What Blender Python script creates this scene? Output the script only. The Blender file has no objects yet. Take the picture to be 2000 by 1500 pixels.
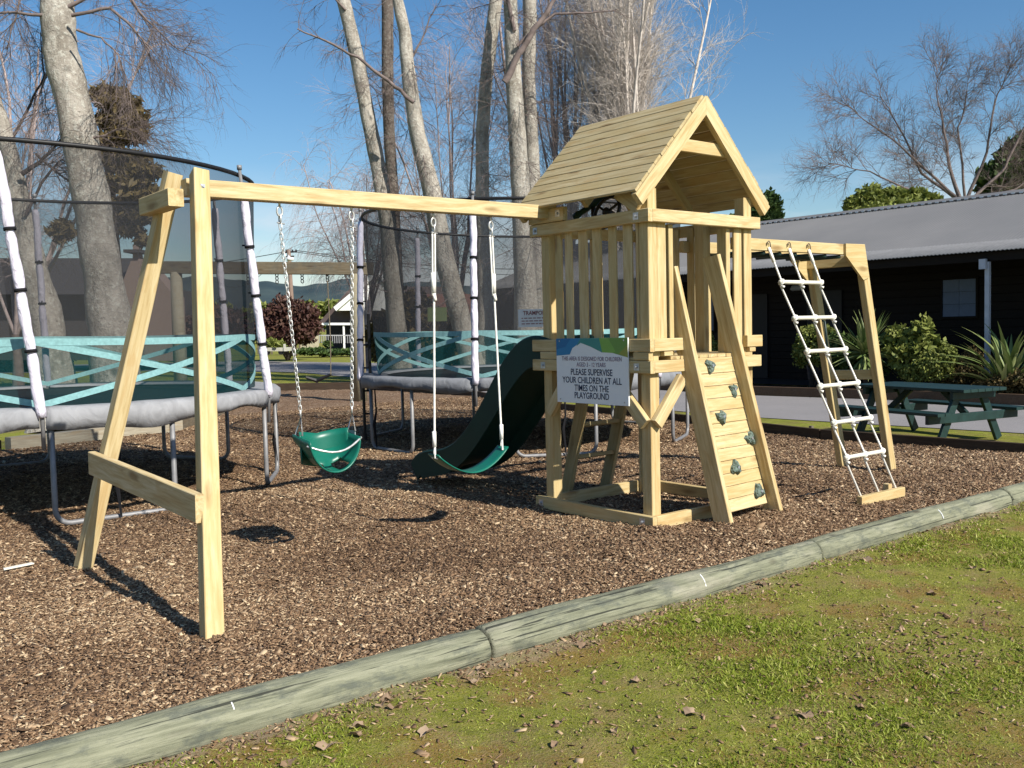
import bpy, math, random
import numpy as np
from mathutils import Vector, Matrix

rnd = random.Random(7)
rng = np.random.default_rng(11)
scene = bpy.context.scene
COL = scene.collection
PI = math.pi

# ------------------------------------------------------------------ camera
CAM = Vector((-4.844, -4.528, 1.42))
YAW, PITCH, ROLL, FPX = math.radians(51.321), math.radians(-3.329), math.radians(-1.379), 1871.3
FW = Vector((math.cos(YAW)*math.cos(PITCH), math.sin(YAW)*math.cos(PITCH), math.sin(PITCH)))
_r = FW.cross(Vector((0, 0, 1))).normalized(); _u = _r.cross(FW)
RT = (_r*math.cos(ROLL) + _u*math.sin(ROLL)).normalized()
UP = (-_r*math.sin(ROLL) + _u*math.cos(ROLL)).normalized()
cd = bpy.data.cameras.new('camera'); cam = bpy.data.objects.new('camera', cd); COL.objects.link(cam)
M = Matrix.Identity(4)
for i in range(3):
    M[i][0] = RT[i]; M[i][1] = UP[i]; M[i][2] = -FW[i]; M[i][3] = CAM[i]
cam.matrix_world = M
cd.sensor_width = 36; cd.sensor_fit = 'HORIZONTAL'; cd.lens = 36*FPX/2000
cd.clip_start = 0.05; cd.clip_end = 6000
scene.camera = cam

def at(x, y, d):          # a point seen at photo pixel x, y, d metres in front of the camera
    return CAM + (FW + RT*((x-1000)/FPX) - UP*((y-750)/FPX))*d
def ground_at(x, y, z=0):
    dr = FW + RT*((x-1000)/FPX) - UP*((y-750)/FPX)
    return CAM + dr*((z-CAM.z)/dr.z)

# ------------------------------------------------------------------ light
SUNV = Vector((-0.13, 1.25, -1.0)).normalized()       # the way the light travels
sun_el = math.asin(-SUNV.z); to_sun = -SUNV
sl = bpy.data.lights.new('sun', 'SUN'); so = bpy.data.objects.new('sun', sl); COL.objects.link(so)
sl.energy = 5.0; sl.angle = math.radians(0.5); sl.color = (1.0, 0.94, 0.84)
so.rotation_euler = SUNV.to_track_quat('-Z', 'Y').to_euler()
w = bpy.data.worlds.new('World'); scene.world = w; w.use_nodes = True
nt = w.node_tree; nt.nodes.clear()
N = nt.nodes.new; L = nt.links.new
out = N('ShaderNodeOutputWorld'); bg = N('ShaderNodeBackground'); sky = N('ShaderNodeTexSky')
sky.sky_type = 'NISHITA'; sky.sun_disc = False; sky.sun_elevation = sun_el
sky.sun_rotation = math.atan2(to_sun.x, to_sun.y)
sky.altitude = 300; sky.air_density = 1.15; sky.dust_density = 0.5; sky.ozone_density = 3.2
bg.inputs['Strength'].default_value = 0.060
tc = N('ShaderNodeTexCoord'); sep = N('ShaderNodeSeparateXYZ'); L(tc.outputs['Generated'], sep.inputs[0])
mp = N('ShaderNodeMapping'); mp.inputs['Scale'].default_value = (1.6, 1.6, 6.5); mp.inputs['Location'].default_value = (4.3, 2.2, .35); L(tc.outputs['Generated'], mp.inputs[0])
nz = N('ShaderNodeTexNoise'); nz.inputs['Scale'].default_value = 2.2; nz.inputs['Detail'].default_value = 7; nz.inputs['Roughness'].default_value = .58
L(mp.outputs[0], nz.inputs['Vector'])
rp = N('ShaderNodeMapRange'); rp.inputs[1].default_value = .42; rp.inputs[2].default_value = .60; L(nz.outputs[0], rp.inputs[0])
ev = N('ShaderNodeMapRange'); ev.inputs[1].default_value = .17; ev.inputs[2].default_value = .05; L(sep.outputs[2], ev.inputs[0])
mu = N('ShaderNodeMath'); mu.operation = 'MULTIPLY'; L(rp.outputs[0], mu.inputs[0]); L(ev.outputs[0], mu.inputs[1])
mu2 = N('ShaderNodeMath'); mu2.operation = 'MULTIPLY'; mu2.inputs[1].default_value = .85; L(mu.outputs[0], mu2.inputs[0])
mx = N('ShaderNodeMix'); mx.data_type = 'RGBA'; hs = N('ShaderNodeHueSaturation'); hs.inputs['Saturation'].default_value = 1.24; hs.inputs['Value'].default_value = 1.32; L(sky.outputs[0], hs.inputs['Color']); L(mu2.outputs[0], mx.inputs[0]); L(hs.outputs[0], mx.inputs[6]); mx.inputs[7].default_value = (9.0, 9.4, 10.0, 1)
L(mx.outputs[2], bg.inputs['Color']); L(bg.outputs[0], out.inputs[0])
vs = scene.view_settings
vs.view_transform = 'Standard'; vs.look = 'None'; vs.gamma = 1; vs.exposure = 0.60; vs.use_curve_mapping = False
scene.render.engine = 'CYCLES'
scene.cycles.max_bounces = 8; scene.cycles.transparent_max_bounces = 24; scene.cycles.diffuse_bounces = 3

# ------------------------------------------------------------------ materials
def rgb(c): return (c[0], c[1], c[2], 1)
class MT:
    """small node helper"""
    def __init__(s, name, rough=.7, spec=.3, metal=0):
        s.m = bpy.data.materials.new(name); s.m.use_nodes = True; s.t = s.m.node_tree
        s.b = s.t.nodes['Principled BSDF']; s.b.inputs['Roughness'].default_value = rough
        s.b.inputs['Specular IOR Level'].default_value = spec; s.b.inputs['Metallic'].default_value = metal
    def n(s, k, **kw):
        x = s.t.nodes.new('ShaderNode'+k)
        for a, v in kw.items(): setattr(x, a, v)
        return x
    def l(s, a, b): s.t.links.new(a, b)
    def coord(s, scale=(1, 1, 1), kind='Object', rand=False):
        c = s.n('TexCoord'); o = c.outputs[kind]
        if rand:
            oi = s.n('ObjectInfo'); v = s.n('VectorMath', operation='SCALE'); v.inputs[0].default_value = (37.1, 91.7, 53.3)
            s.l(oi.outputs['Random'], v.inputs['Scale']); a = s.n('VectorMath', operation='ADD')
            s.l(o, a.inputs[0]); s.l(v.outputs[0], a.inputs[1]); o = a.outputs[0]
        m = s.n('Mapping'); m.inputs['Scale'].default_value = scale; s.l(o, m.inputs[0]); return m.outputs[0]
    def noise(s, vec, scale, detail=5, rough=.55, dist=0):
        x = s.n('TexNoise'); x.inputs['Scale'].default_value = scale; x.inputs['Detail'].default_value = detail
        x.inputs['Roughness'].default_value = rough; x.inputs['Distortion'].default_value = dist
        if vec is not None: s.l(vec, x.inputs['Vector'])
        return x.outputs[0]
    def ramp(s, fac, stops):
        r = s.n('ValToRGB'); e = r.color_ramp.elements
        while len(e) < len(stops): e.new(.5)
        for i, (p, c) in enumerate(stops): e[i].position = p; e[i].color = rgb(c)
        s.l(fac, r.inputs[0]); return r.outputs[0]
    def mix(s, fac, a, b, mode='MIX'):
        x = s.n('Mix', data_type='RGBA', blend_type=mode)
        for i, v in ((0, fac), (6, a), (7, b)):
            if hasattr(v, 'type') and hasattr(v, 'is_linked'): s.l(v, x.inputs[i])
            elif isinstance(v, (int, float)): x.inputs[i].default_value = v
            else: x.inputs[i].default_value = rgb(v)
        return x.outputs[2]
    def mrange(s, v, a, b, c=0, d=1):
        x = s.n('MapRange'); x.inputs[1].default_value = a; x.inputs[2].default_value = b; x.inputs[3].default_value = c; x.inputs[4].default_value = d
        s.l(v, x.inputs[0]); return x.outputs[0]
    def col(s, c):
        if hasattr(c, 'is_linked'): s.l(c, s.b.inputs['Base Color'])
        else: s.b.inputs['Base Color'].default_value = rgb(c)
        return s
    def bump(s, h, strength=.3, dist=.01):
        x = s.n('Bump'); x.inputs['Strength'].default_value = strength; x.inputs['Distance'].default_value = dist
        s.l(h, x.inputs['Height']); s.l(x.outputs[0], s.b.inputs['Normal']); return s

def plain(name, c, rough=.6, spec=.3, metal=0, var=.12, scale=6):
    t = MT(name, rough, spec, metal); v = t.coord()
    n = t.noise(v, scale, 6, .6)
    t.col(t.mix(t.mrange(n, .3, .7), [x*(1-var) for x in c], [min(1, x*(1+var)) for x in c])); t.bump(n, .12, .005)
    return t.m

def wood(name, light, mid, dark, knots=True, stain=None, rough=.72):
    t = MT(name, rough, .22)
    v = t.coord((1.2, 16, 16), rand=True)
    g = t.noise(v, 2.6, 6, .62, .6)
    v2 = t.coord((2.2, 90, 90), rand=True); g2 = t.noise(v2, 2, 4, .6)
    c = t.ramp(g, [(.34, dark), (.5, mid), (.66, light)])
    c = t.mix(t.mrange(g2, .35, .75, 0, .35), c, [x*.72 for x in mid])
    oi = t.n('ObjectInfo')
    c = t.mix(t.mrange(oi.outputs['Random'], 0, 1, .0, .55), c, (mid[0]*.78, mid[1]*.74, mid[2]*.56))
    nl = t.noise(t.coord((.8, 5, 5), rand=True), 2.2, 4, .6, 1.5); c = t.mix(t.mrange(nl, .50, .62, 0, .45), c, (mid[0]*.82, mid[1]*.66, mid[2]*.48))
    if knots:
        vk = t.coord((2.1, 7, 7), rand=True); vo = t.n('TexVoronoi'); vo.inputs['Scale'].default_value = 1.0
        wn = t.n('VectorMath', operation='ADD'); nn = t.n('TexNoise'); nn.inputs['Scale'].default_value = 6; t.l(vk, nn.inputs['Vector'])
        sc = t.n('VectorMath', operation='SCALE'); sc.inputs['Scale'].default_value = .12; t.l(nn.outputs['Color'], sc.inputs[0]); t.l(vk, wn.inputs[0]); t.l(sc.outputs[0], wn.inputs[1])
        t.l(wn.outputs[0], vo.inputs['Vector'])
        k = t.mrange(vo.outputs['Distance'], .08, .22, .8, 0)
        c = t.mix(k, c, (mid[0]*.42, mid[1]*.33, mid[2]*.25))
    if stain is not None:
        vs_ = t.coord((1, 1, 1), rand=True); ns = t.noise(vs_, 3.5, 6, .65)
        c = t.mix(t.mrange(ns, .48, .68, 0, .8), c, stain)
    t.col(c); t.bump(g2, .25, .003)
    return t.m

m_pine = wood('pine timber', (.64, .535, .33), (.555, .44, .24), (.40, .285, .13))
m_rough = wood('rough sawn pine', (.54, .45, .28), (.46, .37, .205), (.34, .255, .13), stain=(.41, .345, .20))
def log_wood():
    t = MT('weathered treated log', .85, .15); v = t.coord((.9, 14, 14), rand=True); g = t.noise(v, 3, 7, .7, .4); f = t.noise(t.coord((2, 60, 60), rand=True), 2, 5, .7)
    c = t.ramp(g, [(.30, (.10, .105, .07)), (.48, (.185, .19, .13)), (.68, (.275, .275, .195))])
    b_ = t.noise(t.coord((2.2, 5, 5), rand=True), 2.4, 8, .72); c = t.mix(t.mrange(b_, .50, .62, 0, .75), c, (.085, .095, .08))
    w_ = t.noise(t.coord((1.2, 4, 4), rand=True), 1.5, 5, .6); c = t.mix(t.mrange(w_, .55, .68, 0, .5), c, (.33, .31, .245))
    kn = t.n('TexVoronoi'); kn.inputs['Scale'].default_value = 1; t.l(t.coord((2.4, 6, 6), rand=True), kn.inputs['Vector']); c = t.mix(t.mrange(kn.outputs['Distance'], .07, .16, .8, 0), c, (.06, .05, .035)); f2 = t.noise(t.coord((.5, 34, 34), rand=True), 1.3, 3, .6, .3); c = t.mix(t.mrange(f2, .60, .64, 0, .9), c, (.03, .032, .026)); c = t.mix(t.mrange(f, .58, .66, 0, .75), c, (.05, .055, .045)); t.col(c); t.bump(f, .6, .008); return t.m
m_log = log_wood()
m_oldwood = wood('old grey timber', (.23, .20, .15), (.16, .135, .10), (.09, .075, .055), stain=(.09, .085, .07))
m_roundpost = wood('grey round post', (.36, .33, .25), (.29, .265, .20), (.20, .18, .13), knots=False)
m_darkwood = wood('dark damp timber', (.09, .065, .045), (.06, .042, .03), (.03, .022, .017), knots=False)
m_greenpaint = plain('dark green paint', (.010, .030, .028), .45, .4, var=.35, scale=9)
m_slide = plain('green moulded plastic', (.003, .030, .024), .55, .3, var=.1)  # base colour darkened to stand for the tower's shadow over the slide
m_seat = plain('green rubber seat', (.004, .115, .078), .38, .5, var=.12)
m_steel = plain('galvanised steel', (.50, .51, .53), .38, .5, .75, var=.2, scale=30)
m_chain = plain('zinc chain', (.62, .62, .60), .35, .5, .55, var=.2, scale=60)
m_tube = plain('grey galvanised tube', (.20, .20, .205), .5, .4, .2, var=.2, scale=14)
m_rope = plain('white rope', (.80, .78, .72), .9, .1, var=.08, scale=120)
m_rung = plain('cream plastic rung', (.70, .68, .58), .5, .4, var=.06)
m_black = plain('black fittings', (.012, .012, .013), .5, .35, var=.3, scale=20)
m_strap = plain('black strap', (.01, .01, .012), .8, .2)
m_hold = plain('grey green resin hold', (.12, .16, .135), .8, .2, var=.5, scale=50)
m_mat = plain('black trampoline mat', (.018, .018, .020), .8, .2, var=.3, scale=3)
m_white = plain('white panel', (.78, .79, .80), .45, .4, var=.02)
m_sleeve = None
def cloth(name, c, var=.08, bs=.9):
    t = MT(name, .75, .25); v = t.coord((1, 1, .6)); n = t.noise(v, 9, 4, .5, 1.2)
    n2 = t.noise(v, 28, 3, .5)
    t.col(t.mix(t.mrange(n, .3, .7), [x*(1-var) for x in c], c)); t.bump(n, bs, .03); return t.m
m_sleeve = cloth('white foam sleeve', (.66, .63, .72))
m_pad = cloth('grey vinyl pad', (.29, .295, .31), .25, .35)
m_padblue = cloth('faded blue grey vinyl pad', (.22, .23, .25), .25, .35)
m_teal = plain('teal webbing', (.19, .36, .37), .8, .2, var=.18, scale=40)

def net(name, c, op):
    t = MT(name, .9, .1); t.col(c)
    tr = t.n('BsdfTransparent'); mxs = t.n('MixShader'); lw = t.n('LayerWeight'); lw.inputs[0].default_value = .35; t.l(t.mrange(lw.outputs['Facing'], 0, 1, op, min(1, op+.35)), mxs.inputs[0])
    t.l(tr.outputs[0], mxs.inputs[1]); t.l(t.b.outputs[0], mxs.inputs[2]); t.l(mxs.outputs[0], t.t.nodes['Material Output'].inputs[0]); return t.m
m_net = net('fine black net', (.03, .032, .036), .40)
m_netlow = net('dark teal net', (.004, .035, .038), .40)

def bark_mat(name, a, b, lich, scale=1.0, pale=None):
    t = MT(name, .9, .12); v = t.coord((1, 1, .35))
    n1 = t.noise(v, 3.2*scale, 7, .65); n2 = t.noise(t.coord(), 14*scale, 7, .7); n3 = t.noise(t.coord(), 1.3*scale, 4, .6)
    c = t.mix(t.mrange(n1, .35, .65), a, b)
    c = t.mix(t.mrange(n2, .50, .64, 0, .85), c, lich)
    c = t.mix(t.mrange(n3, .55, .7, 0, .5), c, [x*.55 for x in a])
    vo = t.n('TexVoronoi'); vo.inputs['Scale'].default_value = 5*scale; t.l(t.coord((1, 1, 2.2)), vo.inputs['Vector'])
    c = t.mix(t.mrange(vo.outputs['Distance'], .05, .16, .7, 0), c, [x*.35 for x in a])
    sc2 = t.n('TexVoronoi'); sc2.inputs['Scale'].default_value = 1.7*scale; t.l(t.coord((1.2, 1.2, 1)), sc2.inputs['Vector']); c = t.mix(t.mrange(sc2.outputs['Distance'], .06, .17, .75, 0), c, [x*.30 for x in a]); n9 = t.noise(t.coord((1, 1, .12)), 11*scale, 6, .7); c = t.mix(t.mrange(n9, .52, .68, 0, .5), c, [x*.5 for x in a])
    t.col(c); t.bump(n2, .9, .05); return t.m
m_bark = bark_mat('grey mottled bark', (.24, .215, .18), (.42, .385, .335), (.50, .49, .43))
m_barkdark = bark_mat('dark mottled bark', (.10, .08, .07), (.17, .14, .12), (.24, .23, .20))  # darker bark tones for one upright trunk of the middle group
m_twig = plain('grey brown twigs', (.17, .135, .125), .85, .15, var=.3)
m_twigpink = plain('pinkish twigs', (.38, .31, .30), .85, .15, var=.25)
m_twigpale = plain('pale twigs', (.52, .465, .42), .85, .15, var=.3)  # the pale twig colour of the brushy trees themselves
m_twigdark = plain('dark twigs', (.075, .06, .055), .85, .15, var=.3)

def leaf_mat(name, a, b, c3, rough=.6, trans=.2):
    t = MT(name, rough, .3); at_ = t.n('Attribute', attribute_name='tone')
    c = t.ramp(at_.outputs['Fac'], [(0, a), (.5, b), (1, c3)]); t.col(c)
    tl = t.n('BsdfTranslucent'); t.l(c, tl.inputs[0]); ms = t.n('MixShader'); ms.inputs[0].default_value = trans
    t.l(t.b.outputs[0], ms.inputs[1]); t.l(tl.outputs[0], ms.inputs[2]); t.l(ms.outputs[0], t.t.nodes['Material Output'].inputs[0]); return t.m
m_conifer = leaf_mat('bronze conifer sprays', (.045, .032, .012), (.105, .078, .028), (.17, .125, .05))
m_green = leaf_mat('dark green leaves', (.015, .035, .012), (.045, .085, .022), (.10, .15, .035))
m_yellow = leaf_mat('yellow green leaves', (.05, .075, .015), (.15, .18, .035), (.30, .32, .09))
m_red = leaf_mat('maroon leaves', (.03, .012, .011), (.07, .03, .025), (.13, .075, .05))
m_flax = leaf_mat('flax blades', (.045, .085, .025), (.12, .17, .05), (.30, .33, .14), .4, .12)
m_grass = leaf_mat('grass blades', (.10, .15, .010), (.235, .285, .024), (.46, .45, .13), .6, .3)
m_chip = leaf_mat('bark chips', (.055, .030, .016), (.235, .145, .080), (.60, .46, .29), .85, .0)
m_leaf = leaf_mat('dry brown leaf', (.12, .075, .04), (.24, .16, .10), (.40, .30, .20), .8, .1)

# ------------------------------------------------------------------ object helpers
WM = {}
def tag(o, label=None, cat=None, group=None, kind=None):
    if label: o['label'] = label
    if cat: o['category'] = cat
    if group: o['group'] = group
    if kind: o['kind'] = kind
    return o
def thing(name, label, cat, loc=(0, 0, 0), group=None):
    o = bpy.data.objects.new(name, None); COL.objects.link(o); o.location = loc; o.empty_display_size = .1
    WM[o] = Matrix.Translation(Vector(loc)); return tag(o, label, cat, group)
def link(name, me, parent=None, mw=None):
    o = bpy.data.objects.new(name, me); COL.objects.link(o)
    mw = mw if mw is not None else Matrix.Identity(4); WM[o] = mw
    if parent is not None:
        o.parent = parent; o.matrix_parent_inverse = Matrix.Identity(4); o.matrix_basis = WM[parent].inverted() @ mw
    else: o.matrix_basis = mw
    return o
def copy_thing(o, mw, parent=None):
    c = o.copy(); COL.objects.link(c); WM[c] = mw
    if parent is not None:
        c.parent = parent; c.matrix_parent_inverse = Matrix.Identity(4); c.matrix_basis = WM[parent].inverted() @ mw
    else: c.matrix_basis = mw
    for ch in list(o.children):
        if ch in WM: copy_thing(ch, mw @ (WM[o].inverted() @ WM[ch]), c)
    return c

class MB:
    def __init__(s): s.v = []; s.f = []
    def add(s, v, f):
        b = len(s.v); s.v += [tuple(p) for p in v]; s.f += [tuple(i+b for i in q) for q in f]
    def box(s, a, b):
        x0, y0, z0 = a; x1, y1, z1 = b
        s.add([(x0,y0,z0),(x1,y0,z0),(x1,y1,z0),(x0,y1,z0),(x0,y0,z1),(x1,y0,z1),(x1,y1,z1),(x0,y1,z1)],
              [(0,3,2,1),(4,5,6,7),(0,1,5,4),(1,2,6,5),(2,3,7,6),(3,0,4,7)])
    def tube(s, pts, rad, n=8, cap=True, closed=False):
        pts = [Vector(p) for p in pts]; k = len(pts)
        if not hasattr(rad, '__len__'): rad = [rad]*k
        d0 = (pts[1]-pts[0]).normalized(); up = Vector((0, 0, 1)) if abs(d0.z) < .9 else Vector((1, 0, 0))
        a = d0.cross(up).normalized(); vv = []
        for i, p in enumerate(pts):
            if closed: d = (pts[(i+1) % k]-pts[i-1]).normalized()
            else: d = (pts[min(i+1, k-1)]-pts[max(i-1, 0)]).normalized()
            a = (a - d*a.dot(d))
            a = a.normalized() if a.length > 1e-6 else d.orthogonal().normalized()
            b = d.cross(a)
            for j in range(n):
                t = 2*PI*j/n; vv.append(p + (a*math.cos(t)+b*math.sin(t))*rad[i])
        ff = []
        for i in range(k if closed else k-1):
            i2 = (i+1) % k
            for j in range(n): ff.append((i*n+j, i*n+(j+1) % n, i2*n+(j+1) % n, i2*n+j))
        if cap and not closed: ff.append(tuple(range(n-1, -1, -1))); ff.append(tuple((k-1)*n+j for j in range(n)))
        s.add(vv, ff)
    def prism(s, prof, depth_vec):      # polygon extruded along a vector
        n = len(prof); prof = [Vector(p) for p in prof]; dv = Vector(depth_vec)
        s.add(prof+[p+dv for p in prof], [tuple(range(n-1, -1, -1)), tuple(range(n, 2*n))]+[(i, (i+1) % n, n+(i+1) % n, n+i) for i in range(n)])
    def mesh(s, name, mats, smooth=False):
        me = bpy.data.meshes.new(name); me.from_pydata(s.v, [], s.f)
        for m in (mats if isinstance(mats, (list, tuple)) else [mats]): me.materials.append(m)
        if smooth: me.polygons.foreach_set('use_smooth', [True]*len(me.polygons))
        me.update(); return me
    def build(s, name, mat, parent=None, smooth=False, origin=None):
        if origin is None:
            a = np.array(s.v); origin = Vector(((a[:, 0].min()+a[:, 0].max())/2, (a[:, 1].min()+a[:, 1].max())/2, a[:, 2].min()))
        origin = Vector(origin)
        s.v = [(p[0]-origin.x, p[1]-origin.y, p[2]-origin.z) for p in s.v]
        return link(name, s.mesh(name, mat, smooth), parent, Matrix.Translation(origin))

BCACHE = {}
def board_mesh(Lg, w_, h_, mat, name, c=.004):
    key = (round(Lg, 3), round(w_, 3), round(h_, 3), mat.name)
    if key in BCACHE: return BCACHE[key]
    c = min(c, w_*.2, h_*.2); b = MB(); sec = []
    for sx, sy in ((1, 1), (-1, 1), (-1, -1), (1, -1)):
        p, q = (w_/2*sx, (h_/2-c)*sy), ((w_/2-c)*sx, h_/2*sy)
        sec += [p, q] if sx*sy > 0 else [q, p]
    v = [(-Lg/2, a, d) for a, d in sec]+[(Lg/2, a, d) for a, d in sec]
    f = [tuple(range(7, -1, -1)), tuple(range(8, 16))]+[(i, (i+1) % 8, 8+(i+1) % 8, 8+i) for i in range(8)]
    b.add(v, f); me = b.mesh(name, mat); me.validate(); BCACHE[key] = me; return me
def board(name, p0, p1, w_, h_, parent, mat=None, side=None, label=None):
    """board from p0 to p1 along its centre line; w_ across 'side', h_ across the other way"""
    p0, p1 = Vector(p0), Vector(p1); d = p1-p0; Lg = d.length; x = d/Lg
    side = Vector(side) if side is not None else (Vector((0, 0, 1)).cross(x) if abs(x.z) < .95 else Vector((1, 0, 0)))
    y = (side - x*side.dot(x)).normalized(); z = x.cross(y)
    mw = Matrix(((x.x, y.x, z.x, 0), (x.y, y.y, z.y, 0), (x.z, y.z, z.z, 0), (0, 0, 0, 1)))
    mw.translation = (p0+p1)/2
    o = link(name, board_mesh(Lg, w_, h_, mat or m_pine, name), parent, mw)
    if label: o['label'] = label
    return o
def bbox_board(name, a, b, parent, mat=None):   # axis-aligned board, grain along its longest side
    a, b = Vector(a), Vector(b); s = b-a; k = max(range(3), key=lambda i: s[i]); c = (a+b)/2
    e = Vector((0, 0, 0)); e[k] = s[k]/2; o = [i for i in range(3) if i != k]
    sd = Vector((0, 0, 0)); sd[o[0]] = 1
    return board(name, c-e, c+e, s[o[0]], s[o[1]], parent, mat, side=sd)
def plate(name, c, normal, size, parent, mat, thick=.003, dome=True):
    n = Vector(normal).normalized(); u = Vector((0, 0, 1)); u = (u-n*u.dot(n)).normalized(); v_ = n.cross(u); b = MB(); c = Vector(c); h = size/2
    b.prism([c+u*h+v_*h, c-u*h+v_*h, c-u*h-v_*h, c+u*h-v_*h], n*thick)
    if dome: b.tube([c+n*thick, c+n*(thick+.008)], .011, 8); b.tube([c+n*(thick+.008), c+n*(thick+.014)], .006, 6)
    return b.build(name, mat, parent)
def np_mesh(name, V, F, mats, tone=None, smooth=False):
    me = bpy.data.meshes.new(name); k = F.shape[1]; nf = len(F)
    me.vertices.add(len(V)); me.vertices.foreach_set('co', np.asarray(V, np.float32).ravel())
    me.loops.add(nf*k); me.loops.foreach_set('vertex_index', F.astype(np.int32).ravel())
    me.polygons.add(nf); me.polygons.foreach_set('loop_start', np.arange(nf, dtype=np.int32)*k)
    try: me.polygons.foreach_set('loop_total', np.full(nf, k, np.int32))
    except Exception: pass
    me.materials.append(mats)
    if tone is not None:
        a = me.attributes.new('tone', 'FLOAT', 'POINT'); a.data.foreach_set('value', np.asarray(tone, np.float32))
    if smooth: me.polygons.foreach_set('use_smooth', [True]*nf)
    me.update(calc_edges=True); return me

# ------------------------------------------------------------------ ground
def inpoly(x, y, poly):
    c = np.zeros(x.shape, bool); n = len(poly)
    for i in range(n):
        x0, y0 = poly[i]; x1, y1 = poly[(i+1) % n]
        if y0 == y1: continue
        c ^= ((y0 > y) != (y1 > y)) & (x < (x1-x0)*(y-y0)/(y1-y0)+x0)
    return c
def lumps(x, y, s=1.0):
    return (np.sin(x*5.1*s+1.3)*np.sin(y*4.3*s+.4)+.6*np.sin(x*11.7*s+y*3.1)*np.sin(y*9.9*s-x*2.2)+.35*np.sin(x*23*s+2)*np.sin(y*27*s))
def chip_height(x, y):
    h = .010*lumps(x, y)+.012*np.sin(x*1.3+.5)*np.sin(y*1.1+2)
    h = h-.035*np.exp(-(((x+1.93)/.45)**2+((y-1.2)/.6)**2))-.035*np.exp(-(((x+.8)/.45)**2+((y-1.2)/.6)**2))-.02*np.exp(-(((x-.8)/.5)**2+((y+.55)/.3)**2))
    h = h+.016*np.exp(-(((y+.75)/.28)**2))*(.6+.4*np.sin(x*2.3))
    h = h*np.clip((y+1.1)/.5, 0.1, 1)
    for (bx_, by_) in ((-3.21, -.27), (-3.3, 1.70), (.45, -.30), (1.12, -.25), (3.55, .26), (3.41, .68), (0, 0), (1.2, 0), (0, 1.2)): h = h+.030*np.exp(-((x-bx_)**2+(y-by_)**2)/.018)
    return h-.012
def lawn_height(x, y):
    return -.025+.010*lumps(x*.8, y*.8)

EDGE = [(-12, -1.15), (5.53, -1.15), (5.53, -.1), (5.35, 2.2), (5.85, 4.9), (6.2, 8.5), (7.35, 12.0), (7.2, 16.5), (5.55, 18.2), (2.6, 13.4), (.3, 10.0), (-2.3, 9.3), (-7, 8.9), (-12, 9)]
# far terrain sheet
t = MT('lawn ground', .95, .1); v = t.coord()
n1 = t.noise(v, .5, 8, .6); n2 = t.noise(v, 9, 8, .7); n3 = t.noise(v, 2.6, 6, .65); n5 = t.noise(v, 60, 4, .7)
c = t.mix(t.mrange(n2, .35, .65), (.13, .15, .015), (.25, .27, .04))
c = t.mix(t.mrange(n3, .48, .64, 0, .8), c, (.20, .16, .065))
c = t.mix(t.mrange(n1, .52, .66, 0, .6), c, (.10, .065, .03))
c = t.mix(t.mrange(n5, .4, .7, 0, .35), c, (.22, .2, .08))
t.col(c); t.bump(n5, .6, .03); m_lawn = t.m
xs = np.concatenate([-np.geomspace(900, 12, 12), np.linspace(-10, 16, 27), np.geomspace(18, 2500, 20)])
ys = np.concatenate([-np.geomspace(400, 8, 10), np.linspace(-7, 30, 38), np.geomspace(33, 3000, 22)])
X, Y = np.meshgrid(xs, ys); d = np.hypot(X, Y)
Z = -.055 + np.clip((d-60)/400, 0, 1)*3.0
V = np.stack([X.ravel(), Y.ravel(), Z.ravel()], 1); nx, ny = len(xs), len(ys)
I = (np.arange(ny-1)[:, None]*nx+np.arange(nx-1)[None]).ravel(); F = np.stack([I, I+1, I+1+nx, I+nx], 1)
tag(link('grass_ground', np_mesh('grass_ground', V, F, m_lawn, smooth=True)), kind='structure')
# near lawn, finely modelled
xs = np.arange(-5.2, 5.6, .03); ys = np.arange(-5.5, -1.14, .03); X, Y = np.meshgrid(xs, ys)
V = np.stack([X.ravel(), Y.ravel(), lawn_height(X, Y).ravel()], 1); nx, ny = len(xs), len(ys)
I = (np.arange(ny-1)[:, None]*nx+np.arange(nx-1)[None]).ravel(); F = np.stack([I, I+1, I+1+nx, I+nx], 1)
t = MT('winter lawn soil and moss', .95, .1); v = t.coord()
n1 = t.noise(v, .9, 6, .6); n2 = t.noise(v, 14, 8, .7); n3 = t.noise(v, 3.5, 6, .65); n5 = t.noise(v, 90, 4, .75)
c = t.mix(t.mrange(n2, .35, .65), (.135, .155, .013), (.25, .25, .035))
c = t.mix(t.mrange(n3, .50, .62, 0, .85), c, (.25, .185, .07)); n7 = t.noise(v, 1.7, 7, .7); c = t.mix(t.mrange(n7, .50, .58, 0, .8), c, (.22, .135, .03))
c = t.mix(t.mrange(n1, .56, .66, 0, .9), c, (.15, .10, .05))
c = t.mix(t.mrange(n5, .42, .7, 0, .5), c, (.30, .24, .15))
sx_ = t.n('SeparateXYZ'); t.l(t.n('TexCoord').outputs['Object'], sx_.inputs[0]); ad_ = t.n('Math', operation='MULTIPLY_ADD'); t.l(n3, ad_.inputs[0]); ad_.inputs[1].default_value = .7; t.l(sx_.outputs[1], ad_.inputs[2]); c = t.mix(t.mrange(ad_.outputs[0], -1.02, -.88, 0, .8), c, t.mix(n5, (.20, .14, .09), (.42, .34, .25)))
t.col(c); t.bump(n5, .8, .02)
tag(link('lawn', np_mesh('lawn', V, F, t.m, smooth=True)), kind='structure')
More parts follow.
